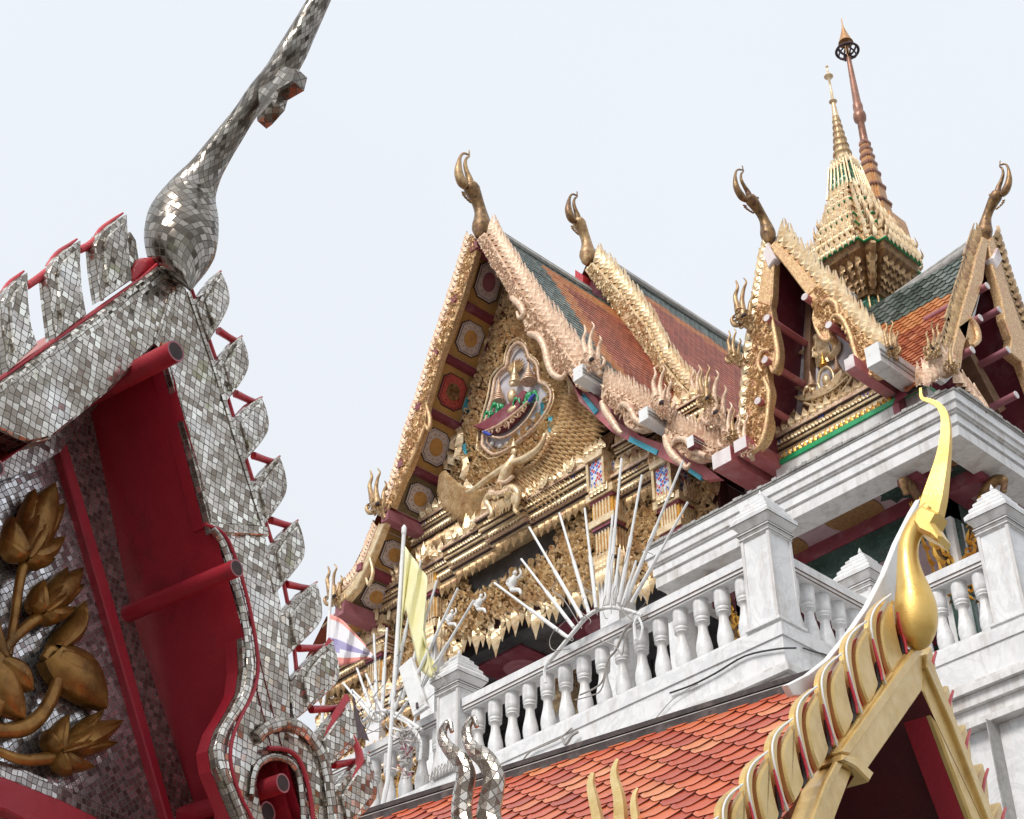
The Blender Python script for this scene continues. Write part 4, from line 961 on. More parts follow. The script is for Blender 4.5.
def board(F, up, lo, parent, mat, th=.09, name='bargeboard', bev=.02):
    m = MB(); prism(m, F, F.pts(up+lo[::-1], th), -.05, th, 0, bev); return part(m, name, M[mat], parent)

def crust(F, P, w, size, mat, parent, seed=1, dens=1.1):
    m = MB(); fill(m, F, F.pts(P, w), size, w+.002, dens, seed=seed, sw=.9); return part(m, 'surface_carving', M[mat], parent)
# profile of the roof underside, from the left edge, mirrored
lp = [FGB.px(*p) for p in [(476, 243), (458.5, 300), (439.7, 353), (424, 407), (407, 464), (390, 508)]]
prof1 = [(0, FGB.px(478, 238)[1])]+[(XC-u, v) for u, v in lp[1:]]
lp2 = [FGB.px(*p) for p in [(381, 520), (364, 566), (338, 603)]]
prof2 = [(XC-u, v) for u, v in lp2]
ztop = prof1[0][1]
# pediment wall and facade body
PP = [(XC+d, v-.12) for d, v in prof1]; PPm = [(XC-d, v-.12) for d, v in prof1[1:]]
P2 = [(XC+d, v-.1) for d, v in prof2]; P2m = [(XC-d, v-.1) for d, v in prof2]
zb = 16.6
outline = PPm[::-1]+PP+[(P2[0][0]-.3, P2[0][1]+.2)]+P2+[(P2[-1][0], zb), (P2m[-1][0], zb)]+P2m[::-1]+[(P2m[0][0]+.3, P2m[0][1]+.2)]
m = MB(); prism(m, FH, outline, -.3, 0); pedw = part(m, 'pediment_wall', M['bgred'], hall)
# relief carving over the pediment
oval_px = z3b = [(460+x/6.3, 320+y/6.3) for x, y in [(140, 790), (150, 680), (175, 580), (200, 490), (212, 420), (222, 370), (258, 322), (292, 296), (300, 240), (325, 175), (370, 142), (415, 175), (435, 235), (470, 262), (492, 300), (500, 385), (540, 405), (572, 450), (570, 520), (530, 600), (460, 690), (390, 750), (310, 810), (210, 850)]]
oval = FH.pts(oval_px)
m = MB(); tri = PPm[::-1]+PP+[(PP[-1][0], 18.5), (PPm[-1][0], 18.5)]
tri = [(XC+(u-XC)*.96, v) for u, v in tri]
fill(m, FH, tri, .22, .03, .95, XC, holes=[oval], seed=2, mats=2, sw=1.7); fill(m, FH, tri, .135, .10, .8, XC, holes=[oval], seed=5, sw=2.)
part(m, 'pediment_carving', [M['gold'], M['gold_dark']], hall)
for q in [(470, 404), (548, 410), (556, 425), (470, 452), (578, 432), (590, 398), (602, 406)]:
    m = MB(); u, v = FH.px(*q); box(m, FH, u-.05, u+.05, v-.22, v+.12, .0, .14); part(m, 'turquoise_inlay', M['turq'], hall)
# oval niche
ov = thing_o = None
m = MB(); prism(m, FH, oval, .0, .05); niche = part(m, 'niche', M['lilac'], hall)
m = MB(); L = oval_px+[oval_px[0]]; pxtube(m, FH, [(x, y, 2.0) for x, y in L], 2, 8, w=.16); pxtube(m, FH, [(528+(x-528)*.9, 400+(y-400)*.93, .9) for x, y in L], 2, 6, w=.12); part(m, 'niche_frame', M['rose'], niche, True)
m = MB(); pxtube(m, FH, [(528+(x-528)*1.12, 400+(y-400)*1.08, 1.2) for x, y in L], 2, 8, w=.14); part(m, 'niche_frame', M['gold'], niche, True)
def cone(F, x, y, h, r, n, mat, parent, w=.2, name='stupa_figure', tilt=0.):
    """ringed pagoda crown: base at (x, y) px"""
    m = MB(); u, v = F.px(x, y, w); p = F.pt(u, v, w); k = depth(p)/FPX
    pr = []
    for i in range(n):
        a = i/n; rr = r*(1-a)**1.1+.6; z = h*a; pr += [(rr*1.12*k, (z)*k), (rr*1.12*k, (z+h/n*.35)*k), (rr*.86*k, (z+h/n*.45)*k), (rr*.82*k, (z+h/n*.95)*k)]
    pr.append((.3*k, h*1.25*k)); lathe(m, p, pr, 12); return part(m, name, M[mat], parent, True)
cone(FH, 529, 382, 20, 7.4, 6, 'rose', niche); cone(FH, 499, 402, 24, 5.8, 8, 'rose', niche); cone(FH, 515, 383, 22, 5, 5, 'gold', niche)
m = MB()
for k in range(9):
    a = rad(20+k*16); put(m, LEAF, FH, *FH.px(519, 376), .12, .32, a-math.pi/2-.2, 1, 1, .35)
part(m, 'fan_ornament', M['gold'], niche)
def blob(m, F, x, y, r, w, sx=1., sy=1.):
    u, v = F.px(x, y, w); p = F.pt(u, v, w); k = depth(p)/FPX*r
    V = []; Fc = []; n = 8; q = 6
    for i in range(q+1):
        th = math.pi*i/q
        for j in range(n):
            ph = 2*math.pi*j/n; V.append(p+k*(F.U*sx*math.sin(th)*math.cos(ph)+F.V*sy*math.cos(th)+F.W*.7*math.sin(th)*math.sin(ph)))
    for i in range(q):
        for j in range(n): Fc.append((i*n+j, i*n+(j+1) % n, (i+1)*n+(j+1) % n, (i+1)*n+j))
    m.add(V, Fc)
def elephant(F, x, y, s, mat, parent, w=.24, dirx=1):
    """small three-headed elephant figure: body, legs, head, trunk"""
    m = MB(); blob(m, F, x, y, 6*s, w, 1.15, .95); blob(m, F, x+dirx*7*s, y-4*s, 4*s, w+.05)
    for dx in (-4, 0, 4, 7): pxtube(m, F, [(x+dx*s, y+2*s-dx*.4*s, 2*s), (x+dx*s, y+10*s-dx*.5*s, 1.6*s)], 1, 7, w=w+.02)
    pxtube(m, F, [(x+dirx*8*s, y-4*s, 1.8*s), (x+dirx*11*s, y+1*s, 1.4*s), (x+dirx*11*s, y+6*s, 1*s)], 3, 7, w=w+.08)
    pxtube(m, F, [(x+dirx*3*s, y-5*s, 1.8*s), (x+dirx*2*s, y+1*s, 1.4*s)], 2, 7, w=w+.08)
    return part(m, 'figure', M[mat], parent, True)
elephant(FH, 500, 408, .8, 'green', niche, dirx=-1); elephant(FH, 491, 415, .6, 'green', niche, dirx=-1); elephant(FH, 529, 396, .8, 'green', niche); elephant(FH, 521, 402, .7, 'green', niche, dirx=-1)
m = MB(); blob(m, FH, 512, 396, 6.5, .26, .9, 1.3); blob(m, FH, 512, 384, 3.4, .3); blob(m, FH, 513, 410, 6, .26, 1.3, .8); part(m, 'figure', M['gold'], niche, True)
# boat shaped base
m = MB(); prism(m, FH, FH.pts(sp2([(484, 432), (492, 428), (508, 418), (524, 406), (534, 396), (537, 401), (532, 412), (522, 424), (510, 434), (500, 437), (492, 436)], 2)), .1, .3, 0, .03); bt = part(m, 'boat_base', M['maroon'], niche)
m = MB(); pxtube(m, FH, [(483, 432, 1.3), (497, 426, 1.3), (515, 413, 1.3), (530, 400, 1.3), (536, 394, 1.2)], 3, 8, w=.32); pxtube(m, FH, [(484, 434, 1.2), (500, 438, 1.3), (514, 432, 1.3), (528, 418, 1.2), (537, 402, 1.2)], 3, 8, w=.32)
for x, y in ((500, 429), (507, 426), (514, 420), (521, 414), (492, 431), (526, 407)): put(m, CURL, FH, *FH.px(x, y, .3), .31, .16, random.uniform(0, 3))
part(m, 'scroll', M['rose'], bt, True)
m = MB(); pxtube(m, FH, [(529, 402, 2), (532, 398, 2.6), (535, 394, 1.4)], 2, 8, w=.36); part(m, 'blue_band', M['blue'], bt, True); m = MB(); pxtube(m, FH, [(484, 432, 1.8), (488, 434, 2), (491, 435, 1)], 2, 8, w=.36); part(m, 'blue_band', M['blue'], bt, True)
for x, y in ((500, 446), (507, 444), (514, 440), (521, 434), (527, 428), (492, 444), (533, 420)):
    m = MB(); blob(m, FH, x, y, 3, .08); part(m, 'cloud_stud', M['white'], niche, True)
# winged guardian
gar = None
def wing(pathA, pathB, rows, n, s, mat, parent):
    """feather rows between inner path A and outer path B, tips pointing outwards"""
    A_, B_ = smooth_path(pathA, 8), smooth_path(pathB, 8); m = MB(); N = min(len(A_), len(B_))
    for r_ in range(rows):
        t = (r_+.2)/rows
        for i in range(n):
            k = (i+.5*(r_ % 2))/n*(N-1); k0 = int(min(k, N-2)); f = k-k0
            a = A_[k0]*(1-f)+A_[k0+1]*f; b = B_[k0]*(1-f)+B_[k0+1]*f
            p = a*(1-t)+b*t; d = (b-a); 
            u0, v0 = FH.px(p[0], p[1], .55); q = p+d/np.linalg.norm(d)*6; u1, v1 = FH.px(q[0], q[1], .55)
            put(m, LEAF, FH, u0, v0, .62-.22*t, s*(1.15+.6*t), math.atan2(v1-v0, u1-u0)-math.pi/2, 1, 1.3, .30, mat=(i+r_) % 2)
    return part(m, 'wing', mat, parent)
m = MB(); WG = .78
tor = [(496, 496, 5), (500, 488, 5.6), (504, 479, 6), (508, 470, 7), (512, 462, 5), (514, 456, 3)]
pxtube(m, FH, tor, 4, 12, w=WG)
for L in ([(497, 494, 4.5), (490, 496, 4.8), (487, 502, 3.8), (491, 509, 3.2), (492, 515, 2.4), (489, 518, 2)], [(503, 490, 5), (512, 488, 5), (518, 493, 4), (517, 502, 3), (515, 510, 2.4), (518, 513, 2)],
          [(507, 466, 3.8), (498, 472, 3.8), (485, 481, 3.4), (474, 489, 2.8), (467, 492, 2.4)], [(513, 463, 4), (524, 459, 4.2), (537, 450, 3.4), (543, 441, 2.8), (545, 434, 2.2)]):
    pxtube(m, FH, L, 4, 10, w=WG)
blob(m, FH, 514, 452, 4.4, WG, .9, 1.1)
for i in range(16): put(m, FLAME if i % 2 else CURL, FH, *FH.px(503+random.uniform(-8, 10), 492+random.uniform(-5, 8), WG), WG+.1, .16, random.uniform(0, 6), 1, 1)
for i in range(12): put(m, LEAF, FH, *FH.px(495+i*2, 503-i*.9, WG), WG+.02, .3, math.pi+random.uniform(-.3, .3), 1, 1, .4)
g_ = part(m, 'winged_guardian', M['goldleaf' if False else 'gold'], hall, True)
cone(FH, 514, 448, 9, 3, 3, 'gold', g_, WG, 'crown')
m = MB(); pxtube(m, FH, [(490, 492, 3), (500, 494, 3.4), (510, 490, 3)], 3, 8, w=WG+.08); pxtube(m, FH, [(499, 482, 2), (506, 482, 2.2), (513, 476, 2)], 3, 8, w=WG+.1); part(m, 'belt', M['rose'], g_, True)
wing([(497, 486), (484, 490), (470, 488), (458, 480), (448, 470)], [(496, 512), (476, 516), (458, 508), (446, 494), (441, 478)], 6, 22, .19, [M['gold'], M['gold']], g_)
wing([(508, 474), (524, 470), (540, 458), (550, 440), (560, 418), (566, 394)], [(516, 500), (540, 494), (562, 478), (582, 452), (592, 425), (594, 396)], 7, 28, .20, [M['gold'], M['gold']], g_)
for (x, y, a) in ((452, 460, .5), (447, 468, .7), (460, 452, .3), (462, 440, .2), (455, 444, .4), (468, 470, .1), (586, 396, -.3), (574, 398, -.2), (600, 400, -.4)):
    m = MB(); put(m, FLAME, FH, *FH.px(x, y), .14, .75, a, 1, .5, .6); part(m, 'tail_flame', M['gold'], hall)

# cornice courses: (z0, z1, depth, material)
def course(F, u0, u1, rows, parent, name='cornice'):
    ms = []; idx = {}; m = MB()
    for z0, z1, d, mt in rows:
        if mt not in idx: idx[mt] = len(ms); ms.append(M[mt])
        box(m, F, u0-d*.25, u1+d*.25, z0, z1, -.05, d, idx[mt])
    return part(m, name, ms, parent)
def std(z, h, d, s=1.):
    """a run of gilded mouldings, from the bottom up"""
    R = []; seq = [(.12, .55, 'gold'), (.05, .62, 'ink'), (.10, .72, 'rose'), (.04, .66, 'maroon'), (.16, .80, 'gold'), (.04, .84, 'ink'), (.10, .92, 'gold'), (.05, .86, 'maroon'), (.18, .96, 'gold_dark'), (.04, 1.02, 'ink'), (.12, 1.08, 'rose')]
    tot = sum(a for a, _, _ in seq)
    for a, dd, mt in seq: R.append((z+1e-3, z+a/tot*h-1e-3, dd*d, mt)); z += a/tot*h
    return R
def frieze(F, u0, u1, z, h, d, parent, up=.2, dn=.2, pitch=None, flower=True):
    c = course(F, u0, u1, std(z, h, d), parent)
    m = MB(); teeth(m, F, u0-.1*d, u1+.1*d, z+h, d*1.0, up, 1, up*.85)
    part(m, 'leaf_crest', M['gold'], c)
    if dn:
        m = MB(); teeth(m, F, u0, u1, z, d*.55, dn, -1, dn*.8, 1.3); part(m, 'leaf_fringe', M['gold_dark'], c)
    m = MB(); teeth(m, F, u0, u1, z+h*.36, d*.80, .085, -1, .075, 1.2); teeth(m, F, u0, u1, z+h*.62, d*.97, .07, 1, .062, 1.2); part(m, 'bead_row', M['gold'], c)
    if flower:
        m = MB(); n = max(2, int((u1-u0)/.16))
        for i in range(n):
            u = u0+(i+.5)*(u1-u0)/n; put(m, FLAME, F, u, z+h*.78, d*.95, h*.3, math.pi/2, 1 if i % 2 else -1, .5, 1.4, mat=1 if i % 5 == 2 else 0)
        part(m, 'flower_band', [M['gold'], M['blue']], c)
    return c
xl, xr = XC-PP[-1][0]+XC, PP[-1][0]
xL1 = PPm[-1][0]
# upper cornice behind the guardian
frieze(FH, -20.55, -18.9, 18.05, .42, .34, hall, .2, .16); frieze(FH, -16.95, -15.25, 18.05, .42, .34, hall, .2, .16)
m = MB(); A_ = [(-21.2, 17.45), (-14.6, 17.45), (-14.9, 18.05), (-20.9, 18.05)]; fill(m, FH, A_, .24, .05, 1.1, XC, seed=11, mats=2, sw=1.8); fill(m, FH, A_, .14, .13, .8, XC, seed=12, sw=1.8); part(m, 'frieze_carving', [M['gold'], M['gold_dark']], hall)
# pendants under the upper cornice
m = MB(); teeth(m, FH, -16.9, -15.5, 18.0, .25, .26, -1, .2, 1.5); part(m, 'pendant_row', M['gold_dark'], hall); m = MB(); teeth(m, FH, -20.4, -19, 18.0, .25, .26, -1, .2, 1.5); part(m, 'pendant_row', M['gold_dark'], hall)
# main entablature, stepping forward in the middle
frieze(FH, -21.6, -19.35, 16.95, .46, .36, hall, .22, .2)
frieze(FH, -19.3, -18.25, 16.98, .46, .50, hall, .24, .2)
frieze(FH, -18.2, -17.45, 17.0, .46, .66, hall, .26, .2)
frieze(FH, -17.4, -15.95, 16.98, .46, .50, hall, .24, .2)
frieze(FH, -15.3, -13.2, 16.6, .42, .40, hall, .2, .2)
frieze(FH, -15.3, -13.4, 17.3, .34, .34, hall, .2, .2)
for x, s_ in ((-18.75, .42), (-17.85, .5), (-17.0, .42), (-19.9, .3), (-20.5, .3), (-16.3, .34)):
    m = MB()
    for k, (dx, ss, a) in enumerate(((0, 1.25, 0), (-.55, .9, .35), (.55, .9, -.35), (-.95, .6, .6), (.95, .6, -.6))): put(m, LEAF, FH, x+dx*s_*.6, 17.42, .52+.02*k, s_*ss, a, 1, .5, .42)
    part(m, 'antefix', M['gold'], hall)
# lower carved lintel and fringe
A_ = [(-21.9, 15.7), (-19.9, 15.9), (-18.9, 15.75), (-17.6, 15.75), (-16.2, 15.4), (-15.2, 15.6), (-14.3, 15.3), (-13.6, 15.2), (-13.6, 16.6), (-15.4, 16.95), (-16.9, 16.9), (-17.1, 16.55), (-19.0, 16.5), (-19.3, 16.9), (-21.9, 16.9)]
m = MB(); prism(m, FH, A_, -.28, -.06); part(m, 'lintel', M['bgred'], hall)
m = MB(); prism(m, FH, [(-19.15, 16.5), (-17.1, 16.5), (-16.9, 16.97), (-19.3, 16.97)], -.1, .01); part(m, 'gap_shade_panel', M['dark'], hall)  # dark sheet stands in for the shade of the deep gap
m = MB(); fill(m, FH, A_, .24, -.02, 1.15, -17.9, seed=21, mats=2, sw=1.8); fill(m, FH, A_, .14, .09, .8, -17.9, seed=22, sw=1.8); part(m, 'lintel_carving', [M['gold'], M['gold_dark']], hall)
m = MB(); R = random.Random(4)
for i in range(26):
    u = -20.0+i*.16; v = 15.85-.12*math.sin(i*.9)-.02*i*.6
    s_ = .34+.18*(i % 3 == 0)
    put(m, LEAF, FH, u, v, .02, s_, math.pi, 1, .8, .5); put(m, FLAME, FH, u, v+.02, .06, .3, math.pi+.3, 1 if i % 2 else -1, .8)
part(m, 'fringe', M['gold'], hall); m = MB()
for i in range(16):
    u = -15.5+i*.12; v = 15.35-.25*abs(math.sin(i*.55)); put(m, LEAF, FH, u, v, .03, .34+.1*(i % 2), math.pi, 1, .8, .5); put(m, CURL, FH, u, v+.1, .07, .28, R.uniform(0, 6))
part(m, 'fringe', M['gold'], hall)
for x, y, s_ in ((514, 582, 1), (480, 603, .8), (451, 618, .75), (603, 562, .8)):
    m = MB(); pxtube(m, FH, [(x-1, y+9*s_, 2*s_), (x-2, y+4*s_, 4.2*s_), (x, y-2*s_, 4.6*s_), (x+1, y-7*s_, 2*s_)], 3, 9, w=.3); blob(m, FH, x+1, y-9*s_, 3*s_, .32); pxtube(m, FH, [(x-3*s_, y-4*s_, 1.7*s_), (x-7*s_, y+1*s_, 1.5*s_), (x-3*s_, y+5*s_, 1.1*s_)], 3, 7, w=.34); pxtube(m, FH, [(x+4*s_, y-4*s_, 1.7*s_), (x+7*s_, y-8*s_, 1.4*s_), (x+6*s_, y-13*s_, 1.*s_)], 3, 7, w=.34); pxtube(m, FH, [(x-3*s_, y+8*s_, 2*s_), (x+5*s_, y+8*s_, 2.2*s_), (x+7*s_, y+12*s_, 1.3*s_)], 3, 7, w=.34); part(m, 'white_figure', M['white'], hall, True)
# porch interior
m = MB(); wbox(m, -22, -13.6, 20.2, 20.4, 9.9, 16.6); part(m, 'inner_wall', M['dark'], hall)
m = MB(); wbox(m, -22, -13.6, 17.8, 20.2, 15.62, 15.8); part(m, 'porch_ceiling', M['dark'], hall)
for x in (-19.2, -17.2):
    m = MB(); wbox(m, x-.6, x+.6, 18.1, 19.3, 15.58, 15.617, 0); cp = part(m, 'ceiling_panel', M['maroon'], hall)
    m = MB(); lathe(m, (x, 18.7, 15.55), [(.30, 0), (.33, .03)], 20); lathe(m, (x, 18.7, 15.53), [(.16, 0), (.2, .02)], 16); part(m, 'ceiling_rosette', M['maroon_light'], cp)
m = MB()
for k in range(9): wbox(m, -22+.9*k, -22+.9*k+.02, 20.17, 20.2, 10, 15.6)
for z in (11.6, 12.8, 14.0): wbox(m, -22, -13.6, 20.175, 20.2, z, z+.02)
part(m, 'wall_joint', M['capdark'], hall)
m = MB(); wbox(m, -22.1, -21.9, 17.8, 30, 9.9, 16.6); wbox(m, -13.6, -13.4, 18.2, 30, 9.9, 16.6); wbox(m, -22, -13.5, 29.8, 30, 9.9, 23); part(m, 'side_wall', M['plaster'], hall)
# columns with banded gilt capitals
def column(x, y, ztop, cap0, wd=.40, parent=hall, dots=True):
    m = MB(); wbox(m, x-wd/2, x+wd/2, y-wd/2, y+wd/2, 11.0, cap0); c = part(m, 'column', M['marble'], parent)
    F = WF(y-wd/2); z = cap0; k = 0
    seq = [('gold', .02, .12), ('maroon', -.01, .05), ('gold', .05, .14), ('ink', .02, .04), ('gold_deep', 0, .36), ('ink', .03, .04), ('maroon', .05, .06), ('gold', .08, .12), ('gold_deep', .03, .3), ('maroon', .06, .05), ('gold', .10, .14)]
    tot = sum(a for _, _, a in seq); m = MB(); mats = []; 
    for mt, d, h in seq:
        h = h*(ztop-cap0)/tot
        if M[mt] not in mats: mats.append(M[mt])
        wbox(m, x-wd/2-d, x+wd/2+d, y-wd/2-d, y+wd/2+d, z+.001, z+h-.001, mats.index(M[mt]))
        if mt == 'gold_deep':
            for k in range(6):
                q = -wd/2+wd*(k+.5)/6; wbox(m, x+q-.018, x+q+.018, y-wd/2-d-.03, y, z+.004, z+h-.004, 0); wbox(m, x, x+wd/2+d+.03, y+q-.018, y+q+.018, z+.004, z+h-.004, 0)
        z += h
    cc = part(m, 'capital', mats, c)
    m = MB()
    for k in range(5): 
        for FF, c0 in ((F, x), (WX(x+wd/2), y)):
            put(m, LEAF, FF, c0-wd/2+(k+.5)*wd/5, cap0-.02, .06, .42, 0, 1, .5, .3); put(m, LEAF, FF, c0-wd/2+(k+.5)*wd/5, cap0+.02, .06, .36, math.pi, 1, .5, .3)
    part(m, 'capital_leaf', M['gold'], cc)
    m = MB()
    for k in range(5):
        for FF, c0 in ((F, x), (WX(x+wd/2), y)): put(m, LEAF, FF, c0-wd/2+(k+.5)*wd/5, ztop-.1, .12, .34, 0, 1, .5, .3)
    part(m, 'capital_leaf', M['gold'], cc)
    if dots:
        m = MB(); box(m, F, x-.13, x+.13, ztop+.02, ztop+.52, -.05, .14); box(m, WX(x+wd/2), y-.14, y+.14, ztop+.02, ztop+.52, -.05, .03); part(m, 'glass_panel', M['dots'], c)
        m = MB(); box(m, F, x-.2, x+.2, ztop+.54, ztop+.66, -.05, .2); box(m, F, x-.2, x-.15, ztop, ztop+.54, -.05, .17); box(m, F, x+.15, x+.2, ztop, ztop+.54, -.05, .17); teeth(m, F, x-.22, x+.22, ztop+.66, .18, .16, 1, .1); part(m, 'panel_frame', M['gold'], c)
column(-15.62, 17.32, 16.85, 15.35); column(-14.2, 17.25, 16.0, 14.6, .34)
column(-20.0, 17.4, 17.55, 15.9, .36, dots=False); column(-21.45, 17.4, 16.9, 15.2, .36, dots=False)
column(-18.9, 19.4, 15.6, 15.0, .36, dots=False)
# lower left wing: cornices continuing down to the left
frieze(FH, -23.2, -21.2, 16.1, .4, .34, hall, .2, .2)
A_ = [(-23.3, 13.5), (-20.3, 13.5), (-20.3, 16.0), (-23.3, 16.0)]
m = MB(); prism(m, FH, A_, -.3, -.05); part(m, 'wall', M['bgred'], hall)
m = MB(); fill(m, FH, A_, .24, -.02, 1.1, seed=31, mats=2, sw=1.8); fill(m, FH, A_, .14, .07, .8, seed=32, sw=1.8); part(m, 'wall_carving', [M['gold'], M['gold_dark']], hall)
frieze(FH, -23.0, -20.4, 14.9, .36, .32, hall, .2, .2); frieze(FH, -22.6, -20.4, 13.9, .30, .32, hall, .2, .2)
m = MB()
for i in range(8): box(m, FH, -21.3+.0+i*.09, -21.26+i*.09, 13.2, 14.8, .02, .12)
part(m, 'gilt_rib', M['gold_deep'], hall)

# left roof underside with painted panels
cuts = [(458.5, 300.7), (439.7, 353.7), (422.6, 407.8), (405, 465), (390, 512)]
allp = [FGB.px(477, 240)]+[FGB.px(*c) for c in cuts]
low = [FGB.px(380, 523), FGB.px(364, 567), FGB.px(343, 607), FGB.px(322, 628)]
def underside(P, names, mats, outw=.0):
    for i in range(len(P)-1):
        (u0, v0), (u1, v1) = P[i], P[i+1]
        p00, p10 = FGB.pt(u0, v0, 0), FGB.pt(u1, v1, 0); d = (p10-p00); L = np.linalg.norm(d); d = d/L; b = A3([0, 1., 0]); n = np.cross(d, b); 
        if n[2] > 0: n = -n
        G = Fr(p00+n*.0, d, b, n); W_ = YH-YG+.12
        m = MB(); box(m, G, 0, L, 0, W_, -.04, 0); pn = part(m, 'soffit_panel', M[mats[i][0]], hall)
        m = MB(); box(m, G, .0, L, .02, .10, -.01, .012); box(m, G, 0, L, W_-.20, W_-.05, -.01, .02); part(m, 'maroon_border', M['maroon'], pn)
        m = MB(); box(m, G, .09, L-.09, W_-.225, W_-.212, 0, .006); box(m, G, .09, L-.09, .125, .137, 0, .006); box(m, G, .08, .092, .13, W_-.22, 0, .006); box(m, G, L-.092, L-.08, .13, W_-.22, 0, .006); part(m, 'line', M['medal'], pn)
        cx, cy = L*.5, W_*.47; a, c = L*.30, W_*.27
        def stepped(a, c, k=4):
            Q = []
            for (sx, sy) in ((1, 1), (-1, 1), (-1, -1), (1, -1)):
                S = [];
                for j in range(k): 
                    x0 = a-(a*.42)*j/k; y0 = c*.45+(c*.55)*(j)/k; y1 = c*.45+(c*.55)*(j+1)/k
                    S += [(x0, y0), (x0, y1) if j < k-1 else (x0, c)]
                Q += [(cx+sx*x, cy+sy*y) for x, y in (S if sx*sy > 0 else S[::-1])]
            return Q
        m = MB(); prism(m, G, stepped(a, c), -.01, .010); md = part(m, 'medallion', M['ink'], pn)
        m = MB(); prism(m, G, stepped(a*.93, c*.91), .0, .018); part(m, 'medallion_field', M[mats[i][1]], md)
        m = MB(); prism(m, G, stepped(a*.86, c*.82), .0, .022); prism(m, G, stepped(a*.84, c*.79), .0, .025, 1); part(m, 'medallion_line', [M['ink'], M[mats[i][1]]], md)
        m = MB(); prism(m, G, [(cx+a*.52*math.cos(t)*(1 if abs(math.cos(t)) < .8 else .97), cy+c*.5*math.sin(t)) for t in [2*math.pi*k/28 for k in range(28)]], .02, .032); ce = part(m, 'medallion_centre', M[mats[i][2]], md)
        m = MB()
        if mats[i][2] == 'brown': fill(m, G.off(.03), [(cx-a*.4, cy-c*.4), (cx+a*.4, cy-c*.4), (cx+a*.4, cy+c*.4), (cx-a*.4, cy+c*.4)], .16, 0, 1, seed=i)
        for k in range(12):
            t = 2*math.pi*k/12; lathe(m, G.pt(cx+a*.7*math.cos(t), cy+c*.68*math.sin(t), .024), [(.02, -.004), (.02, .004)], 6)
        part(m, 'painted_dot', M['medal_in' if mats[i][2] != 'brown' else 'brown'], md)
def purl(p, r=.07, col='maroon', rr=hall, y0=YG-.12, y1=YH, F=FGB):
    m = MB(); u, v = F.px(*p); wbox(m, u-r, u+r, y0, y1, v-r*1.3, v+r*.7); return part(m, 'purlin', M[col], rr)
mt = [('ochre', 'medal', 'maroon_light'), ('ochre', 'medal', 'medal_in'), ('ochre', 'medal_red', 'brown'), ('ochre', 'medal', 'medal_in'), ('ochre_dark', 'medal', 'medal_in')]
underside(allp, None, mt); underside(low, None, [('ochre', 'medal', 'medal_in'), ('ochre_dark', 'medal', 'medal_in'), ('ochre_dark', 'medal', 'medal_in')])
for c in cuts+[(364, 568)]: purl(c)
purl((390, 517), .1, 'maroon_light'); purl((345, 609), .13, 'maroon_light'); purl((478, 248), .09)
# maroon strip where pediment meets the underside
m = MB()
for i in range(len(allp)-1):
    (u0, v0), (u1, v1) = allp[i], allp[i+1]; prism(m, FH, [(u0, v0-.02), (u1, v1-.02), (u1+.26, v1-.05), (u0+.26, v0-.1)], 0, .03)
part(m, 'maroon_border', M['maroon'], pedw)
# mirrored underside on the right, plain red
m = MB()
for i in range(len(allp)-1):
    (u0, v0), (u1, v1) = [(2*XC-a, b) for a, b in allp[i:i+2]]
    m.add([(u0, YG, v0), (u1, YG, v1), (u1, 29, v1), (u0, 29, v0)], [(0, 1, 2, 3)])
for i in range(2):
    (u0, v0), (u1, v1) = [(2*XC-a, b) for a, b in low[i:i+2]]; m.add([(u0, YG, v0), (u1, YG, v1), (u1, 29, v1), (u0, 29, v0)], [(0, 1, 2, 3)])
part(m, 'soffit', M['maroon'], hall)

# bargeboards and their crests
upL = [(472, 236), (455, 288), (436, 344), (420, 398), (412, 420), (402, 455), (396, 480), (386, 506)]
loL = [(477, 247), (460, 303), (440, 357), (426, 404), (424, 426), (409, 466), (402, 480), (391, 507)]
bb = board(FGB, upL, loL, hall, 'rose_spec')
crust(FGB, upL+loL[::-1], .09, .12, 'rose_spec', bb, 5)
m = MB(); pxtube(m, FGB, [(426, 404, 1.5), (430, 418, 2.4), (429, 430, 2.2), (425, 424, 1.2)], 3, 8, w=.08); pxtube(m, FGB, [(426, 424, 2), (418, 444, 2.5), (410, 464, 2.4), (404, 464, 1)], 3, 8, w=.08); part(m, 'scroll', M['rose_spec'], bb, True)
fin_row(FGB, [(470, 238), (454, 290), (435, 346), (419, 400), (411, 422), (401, 457), (394, 482), (385, 505)], 46, 8, -1, bb, 'rose', wd=1.05)
bb = board(FGB, [(378, 524), (362, 566), (350, 584), (334, 600)], [(385, 522), (367, 566), (356, 588), (340, 607)], hall, 'gold')
m = MB(); pxtube(m, FGB, [(370, 558, 1.5), (373, 572, 2), (369, 585, 2), (366, 578, 1)], 3, 8, w=.08); part(m, 'scroll', M['gold'], bb, True)
fin_row(FGB, [(376, 526), (361, 566), (349, 584), (332, 598)], 22, 7, -1, bb, 'rose', wd=1.05)
